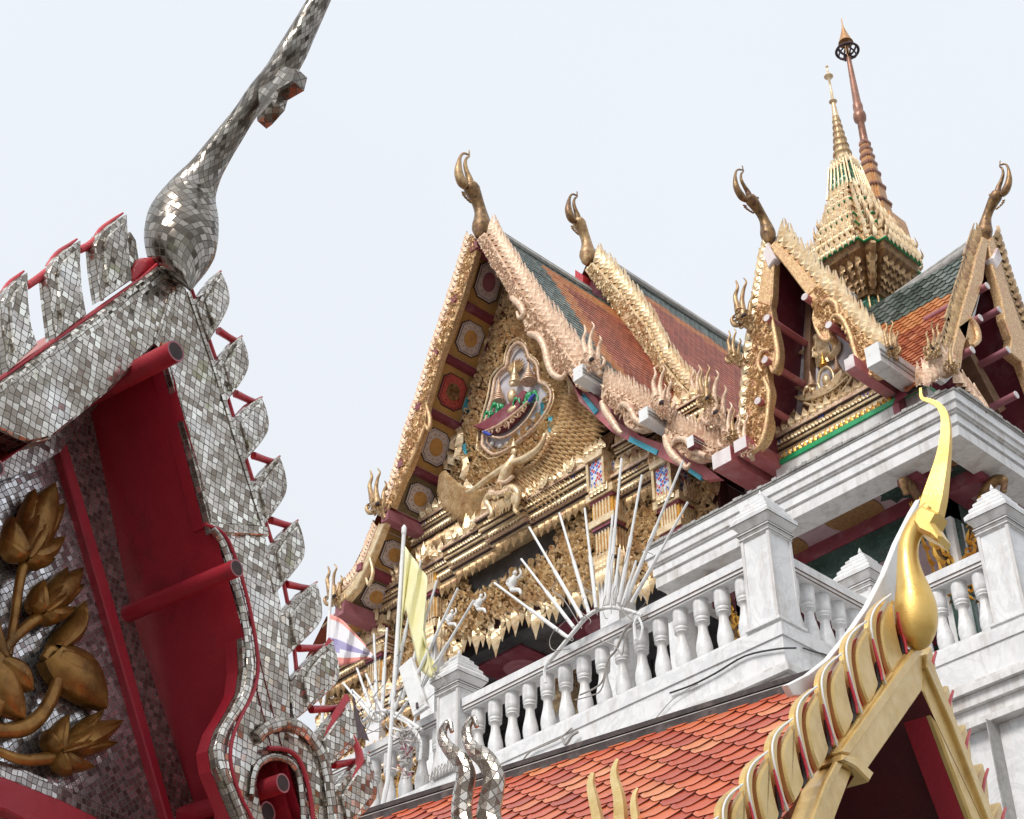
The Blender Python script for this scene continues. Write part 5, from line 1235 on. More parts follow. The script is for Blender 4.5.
# right, first tier
b1 = board(FGB, [(484, 232), (496, 250), (524, 297)], [(476, 240), (489, 262), (512, 300)], hall, 'rose', .11)
crust(FGB, [(484, 234), (496, 252), (524, 298), (512, 299), (489, 261), (477, 240)], .11, .09, 'rose', b1, 3)
fin_row(FGB, [(488, 233), (504, 260), (527, 299)], 12, 17, 1, b1, 'rose', th=.07, core='pinkrib')
b2 = board(FGB, [(524, 297), (536, 314), (550, 332), (566, 352), (584, 376)], sp2([(512, 300), (521, 306), (521, 318), (529, 336), (541, 342), (547, 360), (554, 374), (566, 372), (578, 388), (590, 384)], 3), hall, 'rose', .11)
crust(FGB, [(524, 297), (550, 332), (584, 376), (578, 386), (566, 370), (554, 372), (541, 341), (529, 334), (521, 316), (514, 301)], .11, .12, 'rose', b2, 6)
fin_row(FGB, [(524, 296), (538, 317), (552, 336), (568, 357), (590, 382)], 15, 22, 1, b2, 'rose', th=.06, core='pinkrib', wd=1.0)
for q in ([(512, 298, 3), (520, 305, 4), (524, 314, 3.4), (519, 318, 2), (517, 312, 1.6)], [(529, 334, 3), (538, 336, 4), (545, 348, 4), (548, 362, 4), (553, 374, 3.6), (562, 378, 3), (566, 372, 2)]):
    m = MB(); pxtube(m, FGB, q, 3, 8, w=.14); part(m, 'scroll', M['rose'], b2, True)
# white edge of the roof along the crest
def edge_line(F, L, parent, r=1.3, w=-.12, mat='white'):
    m = MB(); pxtube(m, F, [(x, y, r) for x, y in L], 2, 6, w=w); return part(m, 'roof_edge', M[mat], parent, True)
edge_line(FGB, [(502, 238), (520, 262), (546, 303), (562, 330), (584, 355), (596, 366)], b2, 1.4)
# second tier right
b3 = board(FGB, [(602, 386), (626, 398), (652, 416)], sp2([(600, 398), (610, 408), (620, 410), (624, 424), (634, 430), (646, 428), (656, 426)], 3), hall, 'rose', .11)
crust(FGB, [(602, 387), (626, 399), (652, 417), (646, 427), (624, 423), (604, 400)], .11, .12, 'rose', b3, 7)
fin_row(FGB, [(603, 388), (628, 400), (654, 418)], 13, 17, 1, b3, 'rose', th=.06, core='pinkrib', wd=1.0, )
m = MB(); pxtube(m, FGB, [(602, 402, 3), (606, 412, 4), (613, 422, 4), (618, 430, 3), (622, 433, 1.6)], 3, 8, w=.12); pxtube(m, FGB, [(618, 410, 2), (622, 404, 3), (630, 408, 3.6), (636, 420, 3.6), (648, 426, 2.6)], 3, 8, w=.15); part(m, 'scroll', M['rose'], b3, True)
edge_line(FGB, [(598, 368), (620, 386), (656, 408)], b3, 1.6)
b4 = board(FGB, [(664, 428), (690, 440), (720, 452)], sp2([(665, 438), (674, 446), (680, 454), (694, 460), (706, 458), (722, 462)], 3), hall, 'rose', .11)
crust(FGB, [(665, 430), (690, 442), (720, 453), (706, 457), (694, 459), (676, 448)], .11, .12, 'rose', b4, 8)
fin_row(FGB, [(667, 430), (692, 442), (722, 452)], 13, 17, 1, b4, 'rose', th=.06, core='pinkrib', wd=1.)
m = MB(); pxtube(m, FGB, [(665, 436, 3), (668, 446, 4.4), (674, 456, 4.4), (682, 463, 3.2), (687, 468, 2.6), (690, 463, 1.6)], 3, 8, w=.12); pxtube(m, FGB, [(672, 446, 2), (676, 440, 3), (686, 440, 3.6), (694, 450, 3.6), (706, 456, 2.6)], 3, 8, w=.16); part(m, 'scroll', M['rose'], b4, True)
edge_line(FGB, [(668, 410), (690, 424), (716, 438)], b4, 1.6)
# underside of lower tiers: maroon with turquoise lines
def strip_px(F, P, w0, w1, mat, name, parent):
    m = MB(); prism(m, F, F.pts(P), w0, w1); return part(m, name, M[mat], parent)
strip_px(FGB.off(-.15), [(572, 384), (600, 398), (640, 436), (670, 446), (700, 462), (720, 478), (706, 480), (650, 452), (612, 432), (580, 402)], -.1, 0, 'pinkred', 'eave_beam', hall)
strip_px(FGB.off(-.12), [(578, 392), (584, 394), (598, 410), (594, 414)], -.05, .0, 'turq', 'turquoise_strip', hall)
strip_px(FGB.off(-.13), [(630, 436), (658, 450), (656, 455), (628, 441)], -.05, .0, 'turq', 'turquoise_strip', hall)
strip_px(FGB.off(-.14), [(690, 468), (702, 476), (700, 480), (688, 472)], -.05, .0, 'turq', 'turquoise_strip', hall)
m = MB()
for (x0, x1, z0, y1) in ((-15.25, -13.9, 17.55, 19), ):
    pass
# projecting white block ends
def block(F, px_, wpx, hpx, d, parent, mat='white', back=2.2, name='beam_end', side='pinkred', grooves=True):
    u0, v1 = F.px(px_[0], px_[1]); k = depth(F.pt(u0, v1))/FPX; W_ = wpx*k; H_ = hpx*k
    m = MB(); box(m, F, u0, u0+W_, v1-H_, v1, -back, d, 1); box(m, F, u0+.004, u0+W_-.004, v1-H_+.004, v1-.004, d-.02, d+.006, 0)
    if grooves:
        for z in (.35, .6): box(m, WX(u0+W_), F.O[1]-d, F.O[1]+back, v1-H_*(z+.08), v1-H_*z, -.02, .015, 2)
    return part(m, name, [M[mat], M[side], M['capgrey']], parent)
block(FGB, (588, 378), 13, 16, .35, hall, side='white'); block(FGB, (654, 420), 12, 15, .35, hall, side='white'); block(FGB, (700, 446), 9, 13, .3, hall, side='maroon')
for q in ((598, 384), (664, 424)): m = MB(); blob(m, FGB, q[0], q[1], 1, .1)

# naga finials on the eaves
def naga(F, x, y, s, parent, mat='rose', mir=1, w=.1, dark=True):
    m = MB(); f = lambda L: [(x+a*s*mir, y+b*s, max(.6, r_*s)) for a, b, r_ in L]
    pxtube(m, F, f([(12, 16, 3), (8, 8, 5.5), (2, 2, 7), (-3, -6, 5.5), (-6, -16, 3.6), (-8, -26, 2.6), (-5, -36, 1.8), (-7, -44, .9)]), 3, 8, w=w)
    pxtube(m, F, f([(2, 0, 5), (1, -10, 4), (0, -22, 2.8), (2, -34, 2), (5, -42, 1.2), (2, -47, .7)]), 3, 8, w=w+.1)
    pxtube(m, F, f([(8, 4, 5), (9, -8, 3.4), (10, -18, 2.4), (13, -26, 1.6), (11, -31, .8)]), 3, 8, w=w-.05)
    pxtube(m, F, f([(-2, 8, 3), (-9, 8, 3), (-12, 2, 2.2), (-9, -3, 1.2)]), 3, 8, w=w)
    pxtube(m, F, f([(4, 10, 3), (14, 6, 2.6), (17, -2, 1.8), (14, -6, 1.)]), 3, 8, w=w)
    for a, b in ((-4, 4), (4, 2), (0, 9), (8, 8), (-8, 0), (6, -6), (-4, -8), (10, 0)): put(m, CURL, F, *F.px(x+a*s*mir, y+b*s, w+.15), w+.15, 8*s*.017, random.uniform(0, 6))
    o = part(m, 'naga_crest', M[mat], parent, True)
    if dark: m = MB(); blob(m, F, x+2*s*mir, y-3*s, 4*s, w+.16, 1, .8); part(m, 'mouth_shade', M['hole'], o, True)  # dark blob stands in for the shade of a hollow mouth
    return o
naga(FGB, 590, 362, .85, hall); naga(FGB, 660, 405, .85, hall); naga(FGB, 663, 412, .6, hall, dark=False); naga(FGB, 714, 415, .95, hall, 'rose'); naga(FGB, 728, 440, .8, hall, 'rose'); naga(FGB, 706, 400, .75, hall, 'gold_dark')
naga(FGB, 376, 506, .8, hall, 'gold_dark', 1); naga(FGB, 333, 598, .72, hall, 'gold_dark', 1)
naga(WF(19.5), 697, 398, .7, hall, 'rose')

# finials on the apexes
def chofa(F, base, s, parent, mir=1, mats='oldbrown', top='gold_dark', w=0., rot=0., thick=1.38):
    bx, by = base; cr, sr = math.cos(rot), math.sin(rot)
    def f(L): 
        out = []
        for a, b, r_ in L:
            a, b = (a-320)/8.53*s*mir, (b-800)/8.53*s; out.append((bx+a*cr-b*sr, by+a*sr+b*cr, max(.6, r_/8.53*s*thick)))
        return out
    m = MB(); pxtube(m, F, f([(320, 830, 8), (322, 800, 34), (332, 755, 58), (335, 715, 62), (334, 665, 52), (326, 600, 40), (306, 530, 38), (278, 460, 44), (250, 400, 50), (232, 362, 42), (225, 345, 20)]), 4, 14, w=w); o = part(m, 'finial', M[mats], parent, True)
    m = MB(); pxtube(m, F, f([(200, 385, 22), (168, 345, 32), (145, 290, 30), (136, 240, 26), (138, 190, 19), (147, 140, 12), (165, 105, 9), (190, 95, 8), (215, 104, 7), (228, 90, 5), (226, 68, 3)]), 4, 8, w=w)
    pxtube(m, F, f([(238, 360, 28), (228, 310, 22), (210, 260, 17), (196, 210, 14), (194, 170, 11), (205, 138, 9), (225, 122, 7), (230, 104, 4)]), 4, 8, w=w); part(m, 'claw', M[top], o, True)
    m = MB()
    for a, b in ((300, 380), (175, 430), (180, 450), (195, 470), (215, 490), (232, 505)): q = f([(a+12, b+6, 9), (a, b, 8), (a-12*1, b-8, 4)]); pxtube(m, F, q, 1, 6, w=w)
    m_ = part(m, 'thorn', M[mats], o, True); return o
chofa(WX(XC), (480, 236), 1., hall, 1, 'oldbrown', 'gold_dark')
fx = WX(XC)
# roofs
ridge_z = FGB.px(485, 230)[1]
def zone1(xw, s):     # front tier: green by the ridge and by the gable, orange line, brown red field
    a = s/1.25; b = xw/.85
    d = min(a, b)
    return 0 if d < .9 else (1 if d < 1.35 else 2)
up1 = [FGB.px(*p) for p in [(484, 226), (502, 238), (520, 262), (546, 303), (562, 330), (584, 355), (598, 368)]]
pth = [A3([u, YG+.1, v]) for u, v in up1]; pth[0] = A3([XC, YG+.1, up1[1][1]+.75])
tm = [M['t_green'], M['t_orange'], M['t_brown']]
m = MB(); tile_roof(m, pth, (0, 1, 0), 0, 3.6, .15, .13, zone1, .012, .008, .3); part(m, 'roof_tiles', tm, hall, label='steep front roof tiled green, orange and brown')
def deck(P, y0, y1, name='roof_deck', mir=True, dz=.03):
    m = MB(); Q = [A3(p)-A3([0, 0, dz]) for p in P]
    for a, b in zip(Q[:-1], Q[1:]):
        m.add([(a[0], y0, a[2]), (b[0], y0, b[2]), (b[0], y1, b[2]), (a[0], y1, a[2])], [(0, 1, 2, 3)])
        if mir: m.add([(2*XC-a[0], y0, a[2]), (2*XC-b[0], y0, b[2]), (2*XC-b[0], y1, b[2]), (2*XC-a[0], y1, a[2])], [(3, 2, 1, 0)])
    return part(m, name, M['t_brown'], hall)
deck(pth, YG+.1, 20)
low1 = [FGB.px(*p) for p in [(598, 368), (620, 386), (656, 408)]]; P = [A3([u, YG+.1, v]) for u, v in low1]; deck(P, YG+.1, 29); m = MB(); tile_roof(m, P, (0, 1, 0), 0, 6, .15, .13, lambda x, s: 2, .012, .008, .3); part(m, 'roof_tiles', tm, hall)
low2 = [FGB.px(*p) for p in [(668, 410), (690, 424), (716, 438)]]; P = [A3([u, YG+.1, v]) for u, v in low2]; deck(P, YG+.1, 29); m = MB(); tile_roof(m, P, (0, 1, 0), 0, 3, .15, .13, lambda x, s: 2, .012, .008, .3); part(m, 'roof_tiles', tm, hall)
# second tier, higher and further back
Y2 = 19.5; F2 = WF(Y2)
up2 = [F2.px(*p) for p in [(594, 250), (602, 262), (620, 284), (642, 314), (662, 344), (684, 374), (706, 400)]]
pt2 = [A3([u, Y2+.1, v]) for u, v in up2]; pt2[0] = A3([XC, Y2+.1, up2[1][1]+.55])
def zone2(xw, s):
    d = min(s/1.1, 9); e = s*.8+0*xw
    dd = min(s/1.5, (xw-.0)/.9)
    return 0 if s < 1.15+.10*xw else (1 if s < 1.5+.14*xw else 2) if xw > .7 else (0 if s < 1.4 else 1 if s < 2.2 else 2)
m = MB(); tile_roof(m, pt2, (0, 1, 0), 0, 8.5, .15, .13, zone2, .012, .008, .3); part(m, 'roof_tiles', tm, hall, label='higher rear roof tiled green, orange and brown'); deck(pt2, Y2+.1, 29)
m = MB(); z1 = pth[0][2]; tube(m, [A3([XC, YG+.1, z1+.02]), A3([XC, Y2, z1+.0])], .10, 8); tube(m, [A3([XC, YG+.1, z1+.13]), A3([XC, Y2, z1+.11])], .05, 8)
z2 = pt2[0][2]; tube(m, [A3([XC, Y2+.1, z2+.02]), A3([XC, 29, z2])], .10, 8); tube(m, [A3([XC, Y2+.1, z2+.13]), A3([XC, 29, z2+.11])], .05, 8); part(m, 'ridge_cap', M['capgrey'], hall, True)
# second bargeboard
b5 = board(F2, [(592, 262), (618, 290), (646, 326), (655, 345), (662, 362), (680, 384), (701, 404)], sp2([(584, 270), (606, 298), (626, 328), (640, 350), (644, 372), (650, 378), (664, 372), (672, 386), (676, 410), (684, 420), (696, 416), (702, 408)], 2), hall, 'gold', .12)
crust(F2, [(592, 264), (618, 292), (646, 328), (662, 364), (680, 386), (698, 405), (684, 416), (672, 388), (650, 374), (640, 350), (606, 298), (586, 271)], .12, .11, 'gold', b5, 9)
fin_row(F2, [(594, 262), (620, 290), (648, 326), (664, 358), (682, 382), (703, 402)], 26, 16, 1, b5, 'gold', th=.08, core='pinkrib', wd=1.0)
m = MB(); pxtube(m, F2, [(660, 366, 3), (652, 374, 3.4), (656, 388, 3.4), (668, 398, 3.4), (672, 412, 3), (682, 418, 2.6)], 3, 8, w=.14); part(m, 'scroll', M['gold'], b5, True)
edge_line(F2, [(600, 250), (620, 278), (642, 310), (662, 340), (686, 374), (708, 400)], b5, 1.4)
m = MB(); 
for a, b in (((583, 268), (600, 290)), ): prism(m, F2.off(-.3), F2.pts([(584, 270), (606, 298), (626, 328), (640, 350), (646, 380), (690, 424), (560, 424), (560, 300)]), -.1, 0)
part(m, 'inner_gable', M['maroon'], hall)
for q in ((606, 303), (627, 332), (643, 364)):
    m = MB(); pxtube(m, F2, [(q[0]-1, q[1]+1, 1.8), (q[0]-5, q[1]-2, 2), (q[0]-9, q[1]-2, 1.6)], 2, 6, w=.1); part(m, 'purlin', M['pinkred'], hall, True)
strip_px(F2.off(-.05), [(582, 274), (590, 280), (590, 290), (582, 284)], 0, .2, 'redbright', 'purlin', hall)
strip_px(F2.off(-.05), [(690, 416), (700, 410), (706, 414), (706, 428), (696, 432), (690, 426)], 0, .25, 'redbright', 'beam_end', hall)
chofa(WX(XC), (586, 262), .82, hall, 1, 'gold_dark', 'oldbrown')
# ================================================================== the pavilion with the prang spire
CXP, CYP = -11.27, 18.93
X0, X1, Y0, Y1 = -13.95, -8.72, 16.27, 21.7
pav = thing('roofed_pavilion', (CXP, CYP, 11.0), 'marble pavilion with small gold gables and a green and gold tiered spire, at the right', 'pavilion')
HP = Fr((0, 0, 0), (1, 0, 0), (0, 1, 0), (0, 0, 1))
def slab(m, d, z0, z1, hole=None, mat=0):
    if hole is None: prism(m, HP, [(X0-d, Y0-d), (X1+d, Y0-d), (X1+d, Y1+d), (X0-d, Y1+d)], z0, z1, mat)
    else:
        h = hole; wbox(m, X0-d, X1+d, Y0-d, Y0+h, z0, z1, mat); wbox(m, X0-d, X1+d, Y1-h, Y1+d, z0, z1, mat); wbox(m, X0-d, X0+h, Y0+h, Y1-h, z0, z1, mat); wbox(m, X1-h, X1+d, Y0+h, Y1-h, z0, z1, mat)
zc = 13.98
m = MB(); slab(m, -.02, zc, zc+.15, .42); slab(m, -.05, zc+.152, zc+.19, .3); part(m, 'cornice_lower_band', M['marble_m'], pav)
m = MB(); slab(m, .0, zc+.19, zc+.30); part(m, 'cornice_band', M['marble'], pav)
m = MB(); slab(m, -.01, zc+.302, zc+.33); slab(m, .02, zc+.33, zc+.36); slab(m, .05, zc+.36, zc+.47); part(m, 'cornice_hollow', M['marble_m'], pav)
m = MB(); slab(m, .08, zc+.472, zc+.60); part(m, 'cornice_band', M['marble'], pav)
m = MB(); slab(m, .095, zc+.602, zc+.63); R = random.Random(5)
for i in range(60):
    x = X0+(X1-X0)*i/60; a = R.uniform(.02, .05); wbox(m, x, x+.08, Y0-.105-a*.3, Y0+.1, zc+.63, zc+.63+a); y = Y0+(Y1-Y0)*i/60; wbox(m, X1-.1, X1+.105+a*.3, y, y+.08, zc+.63, zc+.63+a)
part(m, 'drip_edge', M['capgrey'], pav)
# soffit: painted panels, beams
m = MB(); wbox(m, X0+.35, X1-.35, Y0+.35, Y1-.35, zc+.12, zc+.149); part(m, 'painted_ceiling', M['soffit'], pav)
xc0, xc1, yc0, yc1 = -13.1, -9.75, 17.35, 20.7
m = MB()
wbox(m, X0+.3, X1-.3, yc0-.16, yc0+.16, zc-.10, zc+.118); wbox(m, xc1-.16, xc1+.16, Y0+.3, Y1-.3, zc-.098, zc+.117); wbox(m, xc0-.16, xc0+.16, Y0+.3, Y1-.3, zc-.098, zc+.117); wbox(m, X0+.3, X1-.3, yc1-.16, yc1+.16, zc-.10, zc+.118)
part(m, 'ceiling_beam', M['maroon'], pav)
m = MB(); wbox(m, xc0-.14, xc1+.14, yc0-.14, yc0+.14, zc-.42, zc-.102); wbox(m, xc1-.14, xc1+.14, yc0-.14, yc1, zc-.419, zc-.101); wbox(m, xc0-.14, xc0+.14, yc0-.14, yc1, zc-.419, zc-.101); wbox(m, xc0-.14, xc1+.14, yc1-.14, yc1+.14, zc-.42, zc-.102); part(m, 'lintel', M['darkgreen'], pav)
m = MB()
for i, (x, y) in enumerate(((-12.2, 16.95), (-10.9, 16.95))):
    lathe(m, (x, y, zc+.105), [(.42, 0), (.42, .012)], 24)
lathe(m, (-11.4, 19.0, zc+.10), [(.95, 0), (.95, .015)], 30)
part(m, 'painted_medallion', M['brown'], pav)
def star(m, x, y, r, n=8):
    P = [(x+(r if k % 2 else r*.68)*math.cos(math.pi*k/n+.2), y+(r if k % 2 else r*.68)*math.sin(math.pi*k/n+.2)) for k in range(2*n)]; prism(m, HP, P, zc+.10, zc+.112)
for (x, y), mt_ in (((-10.15, 16.9), 'darkgreen'), ((-9.15, 16.75), 'brown'), ((-9.2, 18.2), 'brown'), ((-9.25, 17.25), 'darkgreen')):
    m = MB(); star(m, x, y, .30); part(m, 'painted_star', M[mt_], pav)
m = MB(); wbox(m, -9.95, -9.9, 17.6, 20.4, zc-.11, zc+.0); wbox(m, X0+.9, X1-.9, 17.55, 20.5, zc+.02, zc+.03)
part(m, 'cove', M['soffit'], pav)
# columns
for (x, y) in ((xc1, yc0), (xc0, yc0), (xc1, yc1), (xc0, yc1)):
    m = MB(); wbox(m, x-.15, x+.15, y-.15, y+.15, 11.05, zc-.42); c = part(m, 'column', M['marble_m'], pav)
    m = MB(); wbox(m, x-.05, x+.05, y-.18, y+.18, 11.05, zc-.425); wbox(m, x-.18, x+.18, y-.05, y+.05, 11.05, zc-.425); part(m, 'column_strip', M['darkgreen'], c)
m = MB(); wbox(m, -14.02, -13.75, 16.6, 16.9, 11.05, zc); part(m, 'column', M['marble'], pav)
def bracket(p, d):
    """carved naga bracket leaning out from the column top to the eave"""
    d = A3(d, dtype=float); up = A3([0, 0, 1.]); fn = np.cross(d, up); p = A3(p, dtype=float)
    m = MB(); L = [p+up*-.05, p+d*.08+up*.35, p+d*.16+up*.7, p+d*.28+up*1.0, p+d*.45+up*1.22, p+d*.62+up*1.30, p+d*.72+up*1.22, p+d*.68+up*1.08]
    tube(m, smooth_path(L, 4), [.05]*5+[.07]*8+[.085]*8+[.075]*4+[.05]*4, 8, 0, True, .7, fn)
    o = part(m, 'bracket', M['oldbrown'], pav, True)
    m = MB(); G = Fr(p, d, up, fn)
    for G_ in (G, Fr(p, d, up, -fn)):
        for i in range(9):
            t = i/8; put(m, CURL, G_, -.02+.42*t**2, -.1+1.15*t, .055, .22-.04*t, i*.7, 1 if i % 2 else -1, .8)
        for i in range(6): put(m, FLAME, G_, .14+.06*i, -.1+.2*i, .05, .26, -1.0, 1, .8)
    part(m, 'gilt_scroll', M['gold_deep'], o); return o
bracket((xc1-.0, yc0-.2, 12.56), (0, -1, 0)); bracket((xc1+.2, yc0, 12.56), (1, 0, 0))
bracket((xc0, yc0-.2, 12.56), (0, -1, 0)); bracket((xc1+.2, yc1, 12.56), (1, 0, 0))

# ------- gables
def gable(F, cen, upR, loR, finR, upL, loL, finL, peds, ov, purls_px, depth_back, mats, roofw):
    A_, B_ = mats
    g_ = hasattr(F, 'O')
    bR_ = board(F, upR[0], loR[0], pav, B_, .09); finf(F, finR[0], finR[1], finR[2], 1, bR_)
    return bR_
FGP = WF(16.42)
# front gable: right board
b = board(FGP, [(775, 240), (797, 263), (818, 286)], [(769, 247), (786, 268), (807, 296)], pav, 'rose_spec', .1)
fin_row(FGP, [(777, 241), (798, 263), (819, 287)], 8, 19, 1, b, 'gold', th=.07, core='pinkrib', wd=.9)
b2_ = board(FGP, [(818, 286), (838, 304), (858, 330), (878, 350), (891, 360)], sp2([(808, 296), (813, 306), (811, 318), (816, 332), (828, 341), (832, 336), (828, 326), (838, 322), (848, 334), (852, 350), (858, 366), (868, 376), (880, 374), (892, 370)], 3), pav, 'rose_spec', .1)
crust(FGP, [(818, 288), (838, 305), (858, 331), (878, 351), (888, 360), (878, 370), (868, 374), (852, 348), (838, 322), (820, 330), (813, 312)], .1, .1, 'rose_spec', b2_, 6)
fin_row(FGP, [(820, 288), (838, 305), (858, 331), (880, 352), (893, 362)], 11, 20, 1, b2_, 'gold', th=.06, core='pinkrib', wd=.95)
m = MB()
for L in ([(815, 326, 1.6), (822, 338, 2.6), (829, 340, 2.2), (829, 331, 1.4)], [(828, 326, 1.5), (834, 316, 2.4), (842, 318, 2.8), (850, 334, 2.8), (855, 352, 2.6), (862, 368, 2.6), (872, 376, 2.2)], [(822, 306, 2), (828, 300, 3), (836, 304, 3), (838, 314, 2)]): pxtube(m, FGP, L, 3, 8, w=.12)
part(m, 'scroll', M['rose_spec'], b2_, True)
edge_line(FGP, [(790, 232), (812, 262), (838, 296), (864, 322), (888, 344)], b2_, 1.5, -.15)
# left board
b = board(FGP, [(768, 242), (763, 262), (759, 288), (757, 302)], [(775, 250), (773, 272), (772, 296), (770, 306)], pav, 'rose_spec', .1)
fin_row(FGP, [(768, 244), (763, 264), (759, 288), (757, 302)], 8, 11, -1, b, 'gold', th=.07, core='pinkrib')
b3_ = board(FGP, [(757, 302), (753, 330), (750, 356), (746, 392), (744, 424), (744, 448)], sp2([(770, 306), (773, 322), (778, 345), (777, 364), (772, 372), (768, 362), (767, 376), (770, 392), (767, 410), (769, 424), (764, 440), (754, 450)], 3), pav, 'rose_spec', .1)
crust(FGP, [(757, 302), (753, 330), (750, 356), (746, 392), (744, 446), (756, 446), (766, 428), (766, 392), (764, 372), (775, 350), (769, 308)], .1, .1, 'rose_spec', b3_, 6)
fin_row(FGP, [(757, 302), (753, 330), (749, 358), (746, 392), (744, 424), (744, 446)], 13, 11, -1, b3_, 'gold', th=.06, core='pinkrib')
m = MB()
for L in ([(772, 318, 2), (776, 340, 3), (778, 358, 3.4), (774, 372, 2.6), (770, 366, 1.6)], [(770, 350, 2), (762, 352, 2.6), (758, 364, 2.6), (762, 372, 2)], [(764, 378, 2), (769, 392, 3), (768, 410, 2.6), (766, 428, 3), (760, 446, 3), (750, 454, 2.6)]): pxtube(m, FGP, L, 3, 8, w=.12)
part(m, 'scroll', M['rose_spec'], b3_, True)
chofa(WX(FGP.px(768, 240)[0]), (768, 242), .93, pav, 1, 'oldbrown', 'oldbrown', rot=-.2, thick=1.15)
naga(FGP, 742, 318, .85, pav, 'gold_dark'); naga(FGP, 733, 357, .6, pav, 'gold_dark', dark=False)
naga(FGP, 890, 350, .62, pav, 'gold_dark'); naga(WX(-8.8), 934, 350, .6, pav, 'gold_dark', -1); naga(WX(-8.8), 950, 366, .6, pav, 'gold_dark', 1, dark=False)
naga(FGP, 744, 448, .75, pav, 'rose'); naga(FGP, 732, 436, .6, pav, 'gold_dark', dark=False)
# roof underside and purlins of the front gable
YPF = 17.25
def sheet(P, y0, y1, mat, name, dz=0, ax='y'):
    m = MB(); V = []; F = []
    for u, v in P:
        if ax == 'y': V += [(u, y0, v+dz), (u, y1, v+dz)]
        else: V += [(y0, u, v+dz), (y1, u, v+dz)]
    for i in range(len(P)-1): F.append((2*i, 2*i+1, 2*i+3, 2*i+2))
    m.add(V, F); return part(m, name, M[mat], pav)
plL = FGP.pts([(773, 246), (769, 300), (764, 350), (758, 400), (754, 448)]); plR = FGP.pts([(773, 246), (808, 288), (830, 316), (862, 352), (892, 368)])
# symmetric measures from the left line
cx_ = plL[0][0]
sheet(plL, FGP.O[1], 17.3, 'maroon', 'soffit'); sheet(plR, FGP.O[1], 17.3, 'maroon', 'soffit')
sheet([(a-.06, b_+.10) for a, b_ in plL], FGP.O[1]+.02, 18.9, 't_brown', 'roof_deck'); 
FPP = WF(YPF)
ped_poly = [(plL[0][0], plL[0][1]-.05)]+[(a, b_-.03) for a, b_ in plR[1:]]+[(plR[-1][0]-.05, 15.35), (plL[-1][0]+.05, 15.35)]+[(a, b_-.03) for a, b_ in plL[1:]][::-1]
m = MB(); prism(m, FPP, ped_poly, -.2, 0); pw = part(m, 'pediment', M['lilac'], pav)
m = MB(); bl_ = [(cx_+.02, plL[0][1]-.35), (plL[-1][0]+.42, 15.4)]
prism(m, FPP, [(plL[0][0]+.05, plL[0][1]-.25), (plL[0][0]+.12, plL[0][1]-.45), (plL[-1][0]+.44, 15.5), (plL[-1][0]+.30, 15.5)], 0, .14); part(m, 'raking_beam', M['woodbeam'], pw)
# frieze along the foot, green line
m = MB(); box(m, FPP, plL[-1][0], plR[-1][0]+.2, 15.385, 15.46, 0, .40); part(m, 'green_line', M['green'], pw); m = MB(); box(m, FPP, plL[-1][0], plR[-1][0]+.2, 14.6, 15.38, 0, .37); part(m, 'foot_course', M['marble_m'], pw)
frieze(FPP, -12.35, -9.95, 15.46, .46, .36, pav, .15, 0, flower=True)
m = MB(); n = 26
for i in range(n): put(m, LEAF, FPP, -12.35+(i+.5)*2.4/n, 15.47, .37, .12, 0, 1, .6, .55)
part(m, 'bead_row', M['gold_deep'], pw)
A_ = [(-12.1, 15.9), (-10.1, 15.9), (-10.3, 16.5), (-10.9, 16.15), (-11.6, 16.15), (-11.95, 16.7)]
m = MB(); fill(m, FPP, A_, .2, .03, 1.3, seed=41, mats=2); teeth(m, FPP, -12.1, -10.1, 15.95, .2, .14, 1, .11); part(m, 'carving', [M['gold'], M['gold_deep']], pw)
# pedestal relief: three crowned figures on a boat shape
m = MB(); prism(m, FPP, FPP.pts(sp2([(804, 403), (812, 401), (825, 397), (840, 388), (851, 376), (853, 381), (846, 394), (834, 403), (820, 408), (808, 407)], 2)), .05, .25, 0, .012); rb = part(m, 'boat_base', M['gold'], pw)
m = MB(); pxtube(m, FPP, [(804, 403, 1.6), (815, 406, 2), (830, 402, 2), (843, 391, 2), (852, 377, 1.4)], 3, 8, w=.3); pxtube(m, FPP, [(806, 400, 1.1), (820, 396, 1.2), (835, 388, 1.2), (848, 376, 1.)], 3, 8, w=.3)
for x, y in ((817, 402), (824, 399), (831, 395), (838, 390)): put(m, CURL, FPP, *FPP.px(x, y, .25), .27, .16, random.uniform(0, 3))
part(m, 'scroll', M['gold'], rb, True)
m = MB(); pxtube(m, FPP, [(818, 384, 1.6), (820, 373, 1.8), (826, 367, 1.8), (832, 371, 1.8), (834, 380, 1.6), (830, 388, 1.6), (822, 391, 1.6), (818, 384, 1.6)], 3, 8, w=.2); blob(m, FPP, 826, 380, 5, .2, 1, 1.4); blob(m, FPP, 827, 388, 6, .2, 1.2, .7); part(m, 'figure', M['gold'], pw, True)
cone(FPP, 824, 366, 14, 3.6, 5, 'gold_deep', pw, .2); cone(FPP, 812, 386, 15, 3.6, 7, 'rose', pw, .2); cone(FPP, 838, 371, 16, 3.8, 7, 'rose', pw, .2)
elephant(FPP, 812, 391, .75, 'gold', pw, .2, -1); elephant(FPP, 842, 376, .8, 'gold', pw, .2, 1)
m = MB(); put(m, LEAF, FPP, *FPP.px(826, 366), .05, .75, 0, 1, .6, .4); part(m, 'halo', M['gold'], pw)
m = MB()
for q, a in (((815, 345), .2), ((811, 356), .6), ((834, 350), -.4), ((806, 395), .3), ((850, 395), -.5), ((856, 385), -.3)): put(m, FLAME, FPP, *FPP.px(*q), .05, .42, a, 1, .6)
part(m, 'carving', M['gold'], pw)
